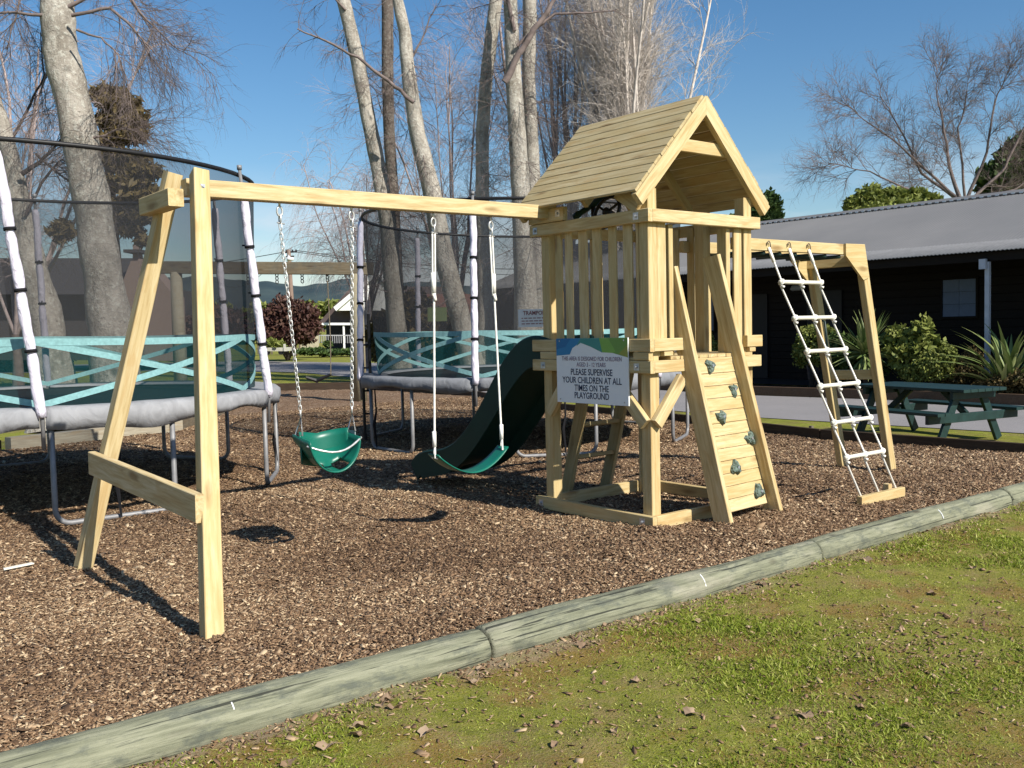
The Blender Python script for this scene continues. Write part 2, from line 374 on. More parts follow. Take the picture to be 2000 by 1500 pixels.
# bark surface
t = MT('bark mulch', .95, .1); v = t.coord()
vo = t.n('TexVoronoi'); vo.inputs['Scale'].default_value = 48; vo.inputs['Randomness'].default_value = 1
wv = t.n('VectorMath', operation='ADD'); nn = t.n('TexNoise'); nn.inputs['Scale'].default_value = 30; t.l(v, nn.inputs['Vector'])
sc = t.n('VectorMath', operation='SCALE'); sc.inputs['Scale'].default_value = .05; t.l(nn.outputs['Color'], sc.inputs[0]); t.l(v, wv.inputs[0]); t.l(sc.outputs[0], wv.inputs[1]); t.l(wv.outputs[0], vo.inputs['Vector'])
sp = t.n('SeparateColor'); t.l(vo.outputs['Color'], sp.inputs[0])
c = t.ramp(sp.outputs[0], [(0, (.065, .04, .026)), (.4, (.17, .11, .07)), (.8, (.27, .185, .12)), (1, (.48, .37, .27))])
n1 = t.noise(v, .8, 5, .6); c = t.mix(t.mrange(n1, .4, .62, 0, .45), c, (.15, .085, .05))
t.col(c); t.bump(vo.outputs['Distance'], .9, .02); m_barkbed = t.m
xs = np.concatenate([np.arange(-12, -5.2, .4), np.arange(-5.2, 6.1, .04), np.arange(6.2, 8.2, .25)]); ys = np.concatenate([np.arange(-1.15, 6, .04), np.arange(6.1, 18.6, .25)])
X, Y = np.meshgrid(xs, ys); nx, ny = len(xs), len(ys)
V = np.stack([X.ravel(), Y.ravel(), chip_height(X, Y).ravel()], 1)
I = (np.arange(ny-1)[:, None]*nx+np.arange(nx-1)[None]).ravel(); F = np.stack([I, I+1, I+1+nx, I+nx], 1)
cx = V[F].mean(1); F = F[inpoly(cx[:, 0], cx[:, 1], EDGE)]
tag(link('bark_bed', np_mesh('bark_bed', V, F, m_barkbed, smooth=True)), kind='structure')

def sample_view(n, xr, yr, poly, near=2.5):
    """random ground points, thinned with distance from the camera's side of the place"""
    x = rng.uniform(*xr, n); y = rng.uniform(*yr, n); ok = np.ones(n, bool) if poly is None else inpoly(x, y, poly)
    d = np.hypot(x-CAM.x, y-CAM.y); ok &= rng.random(n) < np.clip((near/d)**1.5, 0, 1)
    lx = (x-CAM.x)*math.sin(YAW)-(y-CAM.y)*math.cos(YAW); lz = (x-CAM.x)*math.cos(YAW)+(y-CAM.y)*math.sin(YAW)
    ok &= (np.abs(lx) < lz*.62+.8) & (lz > 0)
    return x[ok], y[ok], d[ok]
def flakes(name, x, y, z, ln, wd, th, tone, mat, tilt=.35):
    n = len(x); a = rng.uniform(0, 2*PI, n); tx = rng.normal(0, tilt, n); ty = rng.normal(0, tilt*.9, n)
    ux = np.stack([np.cos(a), np.sin(a), tx], 1); ux /= np.linalg.norm(ux, axis=1)[:, None]
    uy = np.stack([-np.sin(a), np.cos(a), ty], 1); uy /= np.linalg.norm(uy, axis=1)[:, None]; uz = np.cross(ux, uy)
    c = np.stack([x, y, z], 1); L2 = (ln/2)[:, None]; W2 = (wd/2)[:, None]; T = th[:, None]
    sk = rng.uniform(.45, 1, n)[:, None]; sh = rng.uniform(-.3, .3, n)[:, None]
    P = [c-ux*L2-uy*W2, c+ux*L2*sk-uy*W2, c+ux*L2+uy*W2*sk, c-ux*L2*(1+sh)+uy*W2]
    Q = [p+uz*T for p in P]
    V = np.stack(P+Q, 1).reshape(-1, 3); b = (np.arange(n)*8)[:, None]
    F = np.concatenate([b+np.array([[4, 5, 6, 7]]), b+np.array([[0, 1, 5, 4]]), b+np.array([[1, 2, 6, 5]]), b+np.array([[2, 3, 7, 6]]), b+np.array([[3, 0, 4, 7]])])
    return np_mesh(name, V, F, mat, np.repeat(tone, 8))
x, y, d = sample_view(2600000, (-4.6, 7.4), (-1.02, 12), EDGE, 3.0)
n = len(x); ln = rng.gamma(1.9, .0056, n)+.005; ln *= 1+np.clip((d-4)*.07, 0, .7); wd = ln*rng.uniform(.22, .6, n)
patch = np.clip(.5+.5*np.sin(x*1.7+np.sin(y*1.9)*1.3)*np.sin(y*1.3+.7), 0, 1)
tone = np.clip(rng.beta(1.6, 2.8, n)+.30*(patch-.5)+(rng.random(n) < .10)*.35, 0, 1)
me = flakes('bark_chips', x, y, chip_height(x, y)+rng.uniform(-.002, .009, n), ln, wd, rng.uniform(.001, .004, n), tone, m_chip)
tag(link('bark_chips', me), kind='stuff')
# grass blades on the near lawn
x, y, d = sample_view(1200000, (-4.6, 5.5), (-4.3, -1.2), None, 2.6)
def fnoise(x, y, s, k): return .5+.25*(np.sin(x*s+k)*np.sin(y*s*1.13+2*k)+np.sin((x+y)*s*.71+3*k)*np.sin((x-y*1.3)*s*.57+k)) + .12*np.sin(x*s*2.9+k)*np.sin(y*s*3.3-k)
bare = fnoise(x, y, 2.3, 1.7); tuft = fnoise(x, y, 7.5, .4); edge_gap = np.clip((-1.20-y)/.24+.22*np.sin(x*3.1)*np.sin(x*7.7+1)+.12, 0, 1)
dirt = np.exp(-(((x+.9)/.55)**2+((y+2.35)/.30)**2))      # the worn patch at the lower right
keep = rng.random(len(x)) < np.clip((bare*2.4-.72), .30, 1)*edge_gap*np.clip(.35+tuft, .2, 1)*(1-.85*dirt)
x, y, d, bare, tuft = x[keep], y[keep], d[keep], bare[keep], tuft[keep]
n = len(x); h = rng.gamma(4, .0030, n)*(.45+tuft)*np.clip(bare*2-.35, .35, 1)+.003; a = rng.uniform(0, 2*PI, n); wb = rng.uniform(.0011, .0024, n)*(1+d*.12)
ln_x = rng.normal(0, .9, n)*h; ln_y = rng.normal(0, .9, n)*h; z0 = lawn_height(x, y)-.003
b0 = np.stack([x-np.cos(a)*wb, y-np.sin(a)*wb, z0], 1); b1 = np.stack([x+np.cos(a)*wb, y+np.sin(a)*wb, z0], 1)
mid0 = np.stack([x-np.cos(a)*wb*.8+ln_x*.35, y-np.sin(a)*wb*.8+ln_y*.35, z0+h*.6], 1); mid1 = np.stack([x+np.cos(a)*wb*.8+ln_x*.35, y+np.sin(a)*wb*.8+ln_y*.35, z0+h*.6], 1)
tip = np.stack([x+ln_x, y+ln_y, z0+h], 1)
V = np.stack([b0, b1, mid1, mid0, tip], 1).reshape(-1, 3); b = (np.arange(n)*5)[:, None]
F = np.concatenate([b+np.array([[0, 1, 2]]), b+np.array([[0, 2, 3]]), b+np.array([[3, 2, 4]])])
tone = np.clip(rng.normal(.40, .17, n)+.25*(.5-bare)+(rng.random(n) < .16)*.5, 0, 1)
tag(link('grass_blades', np_mesh('grass_blades', V, F, m_grass, np.repeat(tone, 5))), kind='stuff')
# crumbs of soil, dead stalks and bark strewn through the lawn
x, y, d = sample_view(260000, (-4.6, 5.5), (-4.3, -1.2), None, 2.4)
nearlog = np.clip((y+1.55)/.3, 0, 1); dirt = np.exp(-(((x+.9)/.55)**2+((y+2.35)/.30)**2)); keep = rng.random(len(x)) < .07+.38*nearlog+.4*dirt
x, y = x[keep], y[keep]; n = len(x); ln = rng.gamma(2.5, .005, n)+.004
me = flakes('lawn_litter', x, y, lawn_height(x, y)+.004, ln, ln*rng.uniform(.15, .6, n), rng.uniform(.001, .003, n), np.clip(rng.beta(2, 2, n)*.9, 0, 1), m_chip, .4)
tag(link('lawn_litter', me), kind='stuff')

# path, kerb, garden bed
t = MT('asphalt', .9, .15); v = t.coord(); n1 = t.noise(v, 90, 4, .7); n2 = t.noise(v, .8, 5, .6)
t.col(t.mix(t.mrange(n1, .35, .65), t.mix(t.mrange(n2, .35, .65), (.15, .145, .15), (.20, .19, .195)), (.26, .25, .25))); t.bump(n1, .4, .01); m_asphalt = t.m
def flat_poly(name, pts, z, mat, kind='structure'):
    b = MB(); b.add([(p[0], p[1], z) for p in pts], [tuple(range(len(pts)))]); o = b.build(name, mat, origin=(0, 0, 0)); tag(o, kind=kind); return o
def strip(name, near, far, z, mat, h=0):
    b = MB(); n = len(near); vv = [(p[0], p[1], z) for p in near]+[(p[0], p[1], z) for p in far]; b.add(vv, [(i, i+n, i+1+n, i+1) for i in range(n-1)])
    o = b.build(name, mat, origin=(0, 0, 0)); tag(o, kind='structure'); return o
near = [(7.9, -12), (7.6, .8), (7.3, 4.9), (7.7, 9), (8.4, 14), (10.4, 22), (11.5, 29), (8, 40), (-6, 52), (-40, 62)]
far = [(11.6, -12), (11.5, 3.5), (10.9, 8), (11.6, 14), (14.5, 22), (18.5, 32), (17, 46), (0, 64), (-40, 78), (-41, 79)]
strip('driveway', near, far, -.045, m_asphalt)
t = MT('dark garden soil', .95, .1); v = t.coord(); n1 = t.noise(v, 30, 6, .7); t.col(t.mix(t.mrange(n1, .35, .7), (.03, .02, .014), (.12, .075, .045))); t.bump(n1, .8, .04); m_soil = t.m
strip('garden_bed', [(11.75, -12), (11.65, 3.5), (11.1, 8), (11.8, 14), (13.5, 19)], [(12.75, -12), (12.75, 3.5), (12.75, 8), (12.9, 14), (14.2, 19)], .03, m_soil)
b = MB(); kp = [(11.6, -12), (11.5, 3.5), (10.95, 8), (11.65, 14), (13.3, 19)]
for i in range(len(kp)-1):
    (xa, ya), (xb, yb) = kp[i], kp[i+1]
    b.prism([(xa, ya, -.05), (xa+.12, ya, -.05), (xa+.12, ya, .13), (xa, ya, .13)], (xb-xa, yb-ya, 0))
tag(b.build('kerb', wood('brown kerb board', (.14, .09, .06), (.10, .065, .045), (.06, .04, .03), False), origin=(0, 0, 0)), kind='structure')
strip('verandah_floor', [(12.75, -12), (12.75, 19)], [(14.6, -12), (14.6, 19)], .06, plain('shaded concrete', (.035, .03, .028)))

# timber round the far side of the bark: each length is a thing
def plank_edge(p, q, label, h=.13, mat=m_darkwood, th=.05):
    o = thing('edging_board', label, 'edging', ((p[0]+q[0])/2, (p[1]+q[1])/2, 0), 'boards edging the far side of the bark')
    board('plank', (p[0], p[1], h/2-.03), (q[0], q[1], h/2-.03), th, h, o, mat)
    board('peg', (p[0]*.93+q[0]*.07+.05, p[1]*.93+q[1]*.07, -.08), (p[0]*.93+q[0]*.07+.05, p[1]*.93+q[1]*.07, h-.01), .045, .045, o, m_oldwood)
    return o
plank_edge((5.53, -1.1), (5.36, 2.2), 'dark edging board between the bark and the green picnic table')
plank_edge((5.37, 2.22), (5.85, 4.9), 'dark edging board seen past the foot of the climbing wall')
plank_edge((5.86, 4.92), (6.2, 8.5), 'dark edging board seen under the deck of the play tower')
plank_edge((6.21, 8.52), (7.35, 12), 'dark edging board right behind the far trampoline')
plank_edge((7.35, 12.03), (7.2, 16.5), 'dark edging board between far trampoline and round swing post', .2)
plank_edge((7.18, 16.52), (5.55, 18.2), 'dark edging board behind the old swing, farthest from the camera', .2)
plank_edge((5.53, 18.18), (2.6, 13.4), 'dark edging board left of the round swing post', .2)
plank_edge((2.58, 13.38), (.3, 10.0), 'grey edging board between the near trampoline legs', .2, m_oldwood)
plank_edge((-2.3, 9.3), (-7, 8.9), 'dark edging board behind the near trampoline at the left of the photo', .16)
o = thing('edging_sleeper', 'pale grey sleeper lying by the tree base behind the near trampoline', 'sleeper', (-.9, 9.7, 0))
board('sleeper_beam', (-2.2, 9.38, .06), (.3, 10.05, .06), .16, .18, o, wood('pale sleeper', (.40, .37, .30), (.33, .30, .24), (.24, .21, .17), False))

# round log border in front
joints = [-4.86, -2.35, .16, 2.67, 5.45]
loglab = ['half buried greenish log at the lower left of the border, nearest the camera', 'half buried greenish log in the middle of the border in front of the swings',
          'half buried greenish log in front of the climbing wall and rope ladder', 'half buried greenish log at the far right end of the border']
def log_mesh(x0, x1, seed):
    b = MB(); r_ = random.Random(seed); k = 40; n = 28; vv = []
    ph = [r_.uniform(0, 6) for _ in range(4)]
    for i in range(k+1):
        u = (i-1)/(k-2)*.992+.004 if 0 < i < k else float(i == k); x = x0+(x1-x0)*u; e = min(i, k-i)
        r = .090 + .004*math.sin(u*5+ph[0]) + .002*math.sin(u*17+ph[1]); r *= (.86 if e == 0 else .985 if e == 1 else 1)
        for j in range(n):
            a = 2*PI*j/n; rr = r + .0022*math.sin(3*a+u*3+ph[2]) + .0012*r_.uniform(-1, 1)
            vv.append((x, -1.15+.008*math.sin(u*4+ph[3])+rr*math.cos(a), .004+rr*math.sin(a)))
    ff = [(i*n+j, (i+1)*n+j, (i+1)*n+(j+1) % n, i*n+(j+1) % n) for i in range(k) for j in range(n)]
    ff += [tuple(range(n)), tuple(k*n+j for j in range(n-1, -1, -1))]; b.add(vv, ff); return b
for i in range(4):
    o = thing('border_log', loglab[i], 'log', ((joints[i]+joints[i+1])/2, -1.15, 0), 'round logs bordering the bark')
    b = log_mesh(joints[i]+.009, joints[i+1]-.009, i); me_o = b.build('log_round', m_log, o, True, origin=((joints[i]+joints[i+1])/2, -1.15, 0))
    xm = {0: -3.53, 1: -.93, 2: 1.6, 3: 4.0}[i]; b = MB()
    b.tube([(xm+.004*math.sin(q*2), -1.15-.0935*math.cos(q), .004+.0935*math.sin(q)) for q in np.linspace(.25, 1.0, 7)], .0035, 5)
    s_ = b.build('staple', m_white, o)

# ------------------------------------------------------------------ the play set
W_, D_ = 1.228, 1.22
PS = thing('wooden_play_set', 'new pale pine play tower with pitched roof, climbing wall, swing beam, slide and monkey bars', 'play set', (.6, .6, 0))
for (x, y, top) in ((.09, .09, 2.36), (W_-.09, .09, 2.36), (.09, D_-.09, 2.40), (W_-.09, D_-.09, 2.40)):
    bbox_board('post', (x-.045, y-.045, -.06), (x+.045, y+.045, top), PS)
# rails outside the posts
def ring_rails(z0, z1, ext=.0, sides='lfrb', nm='rail', fx=None):
    if 'l' in sides: bbox_board(nm, (0, 0, z0), (.044, D_+.035, z1), PS)
    if 'r' in sides: bbox_board(nm, (W_-.044, .048, z0), (W_, D_-.047, z1), PS)
    if 'f' in sides:
        for (xa, xb) in (fx or [(.046, W_+.004)]): bbox_board(nm, (xa, 0.0, z0+.001), (xb, .044, z1-.001), PS)
    if 'b' in sides: bbox_board(nm, (.046, D_-.044, z0), (W_+.004, D_, z1), PS)
ring_rails(-.004, .090, nm='base_rail')
ring_rails(1.085, 1.173, nm='deck_rail')
ring_rails(1.235, 1.325, sides='lf', nm='lower_fence_rail', fx=[(.046, .36), (1.065, W_+.02)])
bbox_board('lower_fence_rail', (W_-.044, .70, 1.235), (W_, D_-.047, 1.325), PS)
ring_rails(2.125, 2.215, nm='top_rail')
# blocking visible between the lower rail and the deck
bbox_board('spacer_block', (.0, .015, 1.176), (.043, .16, 1.232), PS)
bbox_board('spacer_block', (.0, .97, 1.176), (.043, 1.16, 1.232), PS)
bbox_board('spacer_block', (.150, .006, 1.2), (.24, .043, 1.232), PS)
bbox_board('spacer_block', (1.10, .006, 1.2), (1.17, .043, 1.232), PS)
# pickets
for (ya, yb) in ((1.02, .945), (.905, .83), (.755, .665), (.605, .52), (.44, .362), (.292, .205), (.165, .14)):
    bbox_board('picket', (.046, yb, 1.20), (.066, ya, 2.19), PS)
for (xa, xb) in ((.135, .226), (.975, 1.065)):
    bbox_board('picket', (xa, .046, 1.20), (xb, .066, 2.19), PS)
for (xa, xb) in ((.257, .302), (.885, .93)): bbox_board('opening_stud', (xa, .047, 1.20), (xb, .137, 2.12), PS)
for ya in (.76, .90, 1.03): bbox_board('picket', (W_-.066, ya, 1.20), (W_-.046, ya+.075, 2.19), PS)
bbox_board('opening_post', (W_-.135, .44, 1.198), (W_-.046, .53, 2.30), PS)
bbox_board('picket', (W_-.066, .60, 1.20), (W_-.046, .67, 2.19), PS)
for xa in (.50,): bbox_board('opening_post', (xa+.06, D_-.135, 1.198), (xa+.12, D_-.046, 2.12), PS)
# deck planks, ends showing on the front rail
k = 12; pw = (W_-.02)/k
for i in range(k):
    x0 = .01+i*pw; y0 = .004 if .14 < x0 < 1.05 else .14
    bbox_board('deck_plank', (x0+.003, y0+rnd.uniform(0, .004), 1.1745), (x0+pw-.003, D_-.14 if (i == 0 or i == k-1) else D_-.002, 1.197), PS)
# knee braces at the near corner
def brace(p, q, side, w2=.09, t2=.044): return board('knee_brace', p, q, t2, w2, PS, side=side)
brace((.022, .375, 1.04), (.022, .075, .73), (1, 0, 0)); brace((.345, .022, 1.04), (.075, .022, .73), (0, 1, 0))
brace((.022, .84, 1.06), (.022, 1.09, .76), (1, 0, 0)); brace((.86, .022, 1.06), (1.10, .022, .76), (0, 1, 0))
# bolts
for (y, z) in ((.115, 2.17), (1.19, 2.168), (.13, 1.13), (1.13, 1.128), (.10, .045), (1.19, .043)): plate('bolt_plate', (-.0005, y, z), (-1, 0, 0), .05, PS, m_steel)
# roof
XR, YF, YB = W_/2, -.004, 1.275; ez, rz, hw = 2.30, 3.045, .735
for s in (-1, 1):
    for yf in (YF, YB-.045):
        a = Vector((XR, yf+.0225, rz-.045)); e = Vector((XR+s*(hw-.01), yf+.0225, ez-.045))
        dv = (e-a).normalized(); nrm = Vector((0, 1, 0)).cross(dv)
        pr = Vector((XR, 0, rz)); pe = Vector((XR+s*hw, 0, ez)); dd = (pe-pr).normalized(); nn_ = Vector((dd.z*s, 0, -dd.x*s)); nn_ = nn_ if nn_.z < 0 else -nn_
        # mitred barge board as a prism: straight plumb cut at the ridge
        off = .095/abs(dd.x)
        b = MB(); prof = [pr, pe, pe+nn_*.095, Vector((XR, 0, rz-off))]
        prof = [Vector((p.x, yf, p.z)) for p in prof]
        if s > 0: prof = [Vector((p.x+.001, p.y, p.z)) for p in prof]
        org = (prof[0]+prof[1])/2; xax = dd; zax = Vector((0, 1, 0)); yax = zax.cross(xax)
        mw = Matrix(((xax.x, yax.x, zax.x, 0), (xax.y, yax.y, zax.y, 0), (xax.z, yax.z, zax.z, 0), (0, 0, 0, 1))); mw.translation = org
        b.prism(prof, (0, .045, 0)); inv = mw.inverted(); b.v = [tuple(inv @ Vector(p)) for p in b.v]
        link('barge_board', b.mesh('barge_board', m_pine), PS, mw)
    # planks: clinker-free boards, slightly proud of one another
    slope = Vector((s*hw, 0, ez-rz)); Ls = slope.length; dr = slope.normalized(); up_n = Vector((-dr.z*s, 0, dr.x*s)); up_n = up_n if up_n.z > 0 else -up_n
    nb = 11; bw = (Ls-.03)/nb
    for i in range(nb):
        u0 = .012+i*bw; c0 = Vector((XR, 0, rz))+dr*(u0+bw/2)+up_n*(.012+rnd.uniform(-.001, .0015)); e0 = rnd.uniform(-.004, .004)
        board('roof_plank', c0+Vector((0, YF+.048 if False else YF+.01+e0, 0)), c0+Vector((0, YB+.01+e0, 0)), bw-.0045, .019, PS, m_rough, side=dr)
for yf in (YF+.046, YB-.091):
    zc = 2.685; hwz = (rz-.07-zc)/(rz-ez)*hw
    bbox_board('collar_tie', (XR-hwz-.02, yf, zc-.045), (XR+hwz+.02, yf+.03, zc+.045), PS)
for s in (-1, 1):
    p = Vector((XR, .66, rz-.13)); q = Vector((XR+s*(hw*.80), .66, rz-.13+(ez-rz)*.80)); board('rafter', p, q, .04, .07, PS, m_rough, side=(0, 1, 0))
board('post_brace', (.022, .10, 2.235), (.022, .30, 2.36), .044, .10, PS, m_rough, side=(1, 0, 0))
# climbing wall
LA, LB = Vector((.475, -.315, -.01)), Vector((.325, .04, 1.83)); RA, RB = Vector((1.118, -.265, -.01)), Vector((.785, .035, 1.93))
wl = (LB-LA).normalized(); wx = (RA-LA).normalized(); wn = wx.cross(wl).normalized(); wn = wn if wn.y > 0 else -wn
for a, b_ in ((LA, LB), (RA, RB)):
    board('climbing_wall_rail', a+wn*.07, b_+wn*.07, .043, .14, PS, side=wx)
nbp = 12; z0, z1 = .085, 1.165
planks = []
for i in range(nbp):
    za = z0+(z1-z0)*(i+.5)/nbp; fl = (za-LA.z)/(LB.z-LA.z); fr = (za-RA.z)/(RB.z-RA.z)
    p = LA.lerp(LB, fl)+wn*.098; q = RA.lerp(RB, fr)+wn*.098; dd = (q-p).normalized()
    planks.append(board('wall_plank', p+dd*.023, q-dd*.023, .019, (z1-z0)/nbp/wl.z-.003, PS, side=wn))
def hold_mesh(seed):
    r_ = random.Random(seed); b = MB(); n = 14; rows = 6; vv = []
    am = [1+.30*math.sin(3*2*PI*j/n+seed)+.14*math.sin(5*2*PI*j/n+seed*2)+r_.uniform(-.10, .10) for j in range(n)]
    for i in range(rows):
        ph = i/(rows-1); rr = .047*(1-ph**2.6*.72); hh = .045*math.sin(ph*PI/2)
        for j in range(n):
            a = 2*PI*j/n; k = am[j]*(1 + .12*math.sin(a*4+i*1.7+seed)); vv.append((rr*k*math.cos(a), rr*k*math.sin(a), hh+.008*math.sin(a*3+i)*ph))
    vv.append((0, 0, .030)); ff = [(i*n+j, i*n+(j+1) % n, (i+1)*n+(j+1) % n, (i+1)*n+j) for i in range(rows-1) for j in range(n)]
    ff += [((rows-1)*n+j, (rows-1)*n+(j+1) % n, len(vv)-1) for j in range(n)]; b.add(vv, ff); return b.mesh('climbing_hold', m_hold)
hp = []
for (x, y) in ((1383, 716), (1427, 762), (1405, 815), (1460, 857), (1433, 914), (1478, 960)):
    dr = FW+RT*((x-1000)/FPX)-UP*((y-750)/FPX); P0_ = LA+wn*.0875; hp.append(CAM+dr*((P0_-CAM).dot(wn)/dr.dot(wn)))
for i, c in enumerate(hp):
    pk = min(planks, key=lambda o: abs(WM[o].translation.z-c.z))
    zz = -wn; xx = (Matrix.Rotation(i*1.3, 3, zz) @ wx).normalized(); yy = zz.cross(xx)
    mw = Matrix(((xx.x, yy.x, zz.x, 0), (xx.y, yy.y, zz.y, 0), (xx.z, yy.z, zz.z, 0), (0, 0, 0, 1))); mw.translation = c
    h_ = link('climbing_hold', hold_mesh(i*3+1), pk, mw)
    b = MB(); b.tube([c-wn*.038, c-wn*.047], .012, 8); b.build('hold_bolt', m_steel, PS)
# swing frame
BY = 1.05; zb0, zb1 = 2.232, 2.332
board('swing_beam', (-2.79, BY, 2.282), (-.02, BY+.0, 2.292), .09, .10, PS)
bbox_board('beam_block', (-.022, .84, 2.217), (.022, 1.24, 2.318), PS)
plate('bolt_plate', (-.0225, .90, 2.272), (-1, 0, 0), .05, PS, m_steel)
LT = Vector((-2.745, BY-.130, 2.352)); FB = Vector((-3.235, -.265, -.06)); RTt = Vector((-2.80, BY+.135, 2.385)); RB_ = Vector((-3.30, 1.70, -.06))
board('swing_leg', FB, LT, .09, .09, PS, side=(1, 0, 0)); board('swing_leg', RB_, RTt, .09, .09, PS, side=(1, 0, 0))
f1 = FB.lerp(LT, .27); f2 = RB_.lerp(RTt, .295); dd = (f2-f1).normalized(); lat = Vector((-.068, 0, 0))
board('swing_cross_rail', f1+lat-dd*.06+Vector((0, 0, .0)), f2+lat+dd*.06, .044, .14, PS, side=(1, 0, 0))
board('swing_top_block', (-2.90, BY-.17, 2.20), (-2.92, BY+.27, 2.19), .09, .10, PS, side=(1, 0, 0))
plate('bolt_plate', LT+(FB-LT).normalized()*.10+Vector((0, -.046, 0)), (0, -1, 0), .026, PS, m_steel)
# monkey bars
for (y, x0, x1) in ((.262, W_+.004, 2.86), (.66, W_-.14, 2.74)): bbox_board('monkey_bar_beam', (x0, y-.0225, 1.995), (x1, y+.0225, 2.088), PS)
for i in range(7):
    x = 1.42+i*.215; b = MB(); b.tube([(x, .262, 1.978), (x, .66, 1.978)], .0165, 10); b.build('monkey_bar_rung', m_greenpaint, PS, True)
board('monkey_bar_leg', (3.565, .262, -.06), (3.04, .262, 2.0), .065, .09, PS, side=(0, 1, 0)); board('monkey_bar_leg', (3.42, .68, -.06), (2.90, .68, 1.96), .065, .09, PS, side=(0, 1, 0))
b = MB(); b.prism([(2.735, .215, 2.09), (3.035, .215, 2.094), (3.11, .215, 1.80), (3.015, .215, 1.775), (2.735, .215, 1.985)], (0, .022, 0)); b.build('gusset', m_pine, PS)
b = MB(); b.prism([(2.60, .69, 2.07), (2.90, .69, 2.074), (2.97, .69, 1.80), (2.88, .69, 1.775), (2.60, .69, 1.985)], (0, .022, 0)); b.build('gusset', m_pine, PS)
board('monkey_bar_header', (2.985, .30, 1.955), (2.84, .80, 1.945), .045, .10, PS, side=(1, 0, 0))
board('monkey_bar_brace', (3.31, .285, .915), (3.19, .66, .905), .045, .09, PS, side=(1, 0, 0))
b = MB(); b.tube([(2.98, .615, 1.42), (2.965, .58, 1.41), (3.01, .58, 1.12), (3.03, .615, 1.10)], .010, 6); b.build('grab_handle', m_greenpaint, PS, True)
# ladder on the far side
for (xb, yb) in ((.63, 1.60), (1.12, 1.62)): board('ladder_rail', (xb, yb, -.03), (xb, 1.265, 1.17), .042, .115, PS, m_rough, side=(1, 0, 0))
for zr in (.30, .585, .87): yy = 1.61-(zr/1.17)*.34; board('ladder_rung', (.652, yy, zr), (1.098, yy+.005, zr), .10, .035, PS, m_rough, side=(0, 1, -.25))
# telescope and steering wheel
b = MB(); ta, tb = Vector((.30, 1.06, 2.28)), Vector((.36, .70, 2.44)); dt = (tb-ta).normalized()
b.tube([ta, ta+dt*.05, ta+dt*.051, ta+dt*.22, ta+dt*.221, tb, tb+dt*.001, tb+dt*.03], [.028, .028, .022, .026, .033, .036, .043, .043], 14); b.build('telescope', m_slide, PS, True)
b = MB(); b.tube([(.33, .88, 2.21), (.33, .88, 2.34)], .018, 8); b.build('telescope_stand', m_black, PS, True)
b = MB(); cw = Vector((.20, .60, 2.26)); aw = Vector((0, 1, 0)); bw_ = Vector((.35, 0, .94)).normalized()
b.tube([cw+(aw*math.cos(a)+bw_*math.sin(a))*.125 for a in np.linspace(0, 2*PI, 25)[:-1]], .014, 8, closed=True)
for k_ in range(3): a = k_*2*PI/3+.5; b.tube([cw, cw+(aw*math.cos(a)+bw_*math.sin(a))*.125], .010, 6)
b.tube([cw+Vector((-.02, 0, .01)), cw+Vector((.06, 0, -.02))], .03, 10); b.build('steering_wheel', m_black, PS, True)
# slide
prof = [(1.10, 1.20), (1.26, 1.215), (1.42, 1.17), (1.60, 1.04), (1.78, .86), (1.97, .66), (2.18, .46), (2.38, .31), (2.60, .215), (2.80, .175), (2.96, .13), (3.05, .07)]
def crv(pts, n=40):
    P = [Vector((0, p[0], p[1])) for p in pts]; P = [P[0]*2-P[1]]+P+[P[-1]*2-P[-2]]; o = []
    for i in range(1, len(P)-2):
        for s in range(n//len(pts)+1):
            t_ = s/(n//len(pts)+1); a, b1, c1, d1 = P[i-1], P[i], P[i+1], P[i+2]
            o.append(.5*((2*b1)+(c1-a)*t_+(2*a-5*b1+4*c1-d1)*t_*t_+(3*b1-a-3*c1+d1)*t_**3))
    o.append(P[-2]); return o
cv = crv(prof); x0s, x1s = .06, .56; vv = []
for i, p in enumerate(cv):
    d_ = (cv[min(i+1, len(cv)-1)]-cv[max(i-1, 0)]).normalized(); nn_ = Vector((0, -d_.z, d_.y)); u = i/(len(cv)-1)
    hs = .115+.02*math.sin(u*9); bl = -.10 if u < .93 else -.06
    sec = [(x0s-.035, bl), (x0s-.03, hs), (x0s-.015, hs+.014), (x0s+.015, hs+.008), (x0s+.03, .02), (x0s+.06, 0), (x1s-.06, 0), (x1s-.03, .02), (x1s-.015, hs+.008), (x1s+.015, hs+.014), (x1s+.03, hs), (x1s+.035, bl), (x1s+.02, bl), (x1s-.05, -.03), (x0s+.05, -.03), (x0s-.02, bl)]
    for sx, sn in sec: vv.append(Vector((sx, p.y, p.z))+nn_*sn)
ns = 16; b = MB(); b.add(vv, [(i*ns+j, i*ns+(j+1) % ns, (i+1)*ns+(j+1) % ns, (i+1)*ns+j) for i in range(len(cv)-1) for j in range(ns)]+[tuple(range(ns)), tuple((len(cv)-1)*ns+j for j in range(ns-1, -1, -1))])
so_ = b.build('slide', m_slide, PS, False); so_['label'] = 'dark green wavy plastic slide behind the tower'

# ------------------------------------------------------------------ sign on the tower
SG = thing('playground_sign', 'white sign with blue and green top reading PLEASE SUPERVISE YOUR CHILDREN on the tower', 'sign', (-.01, .58, .85))
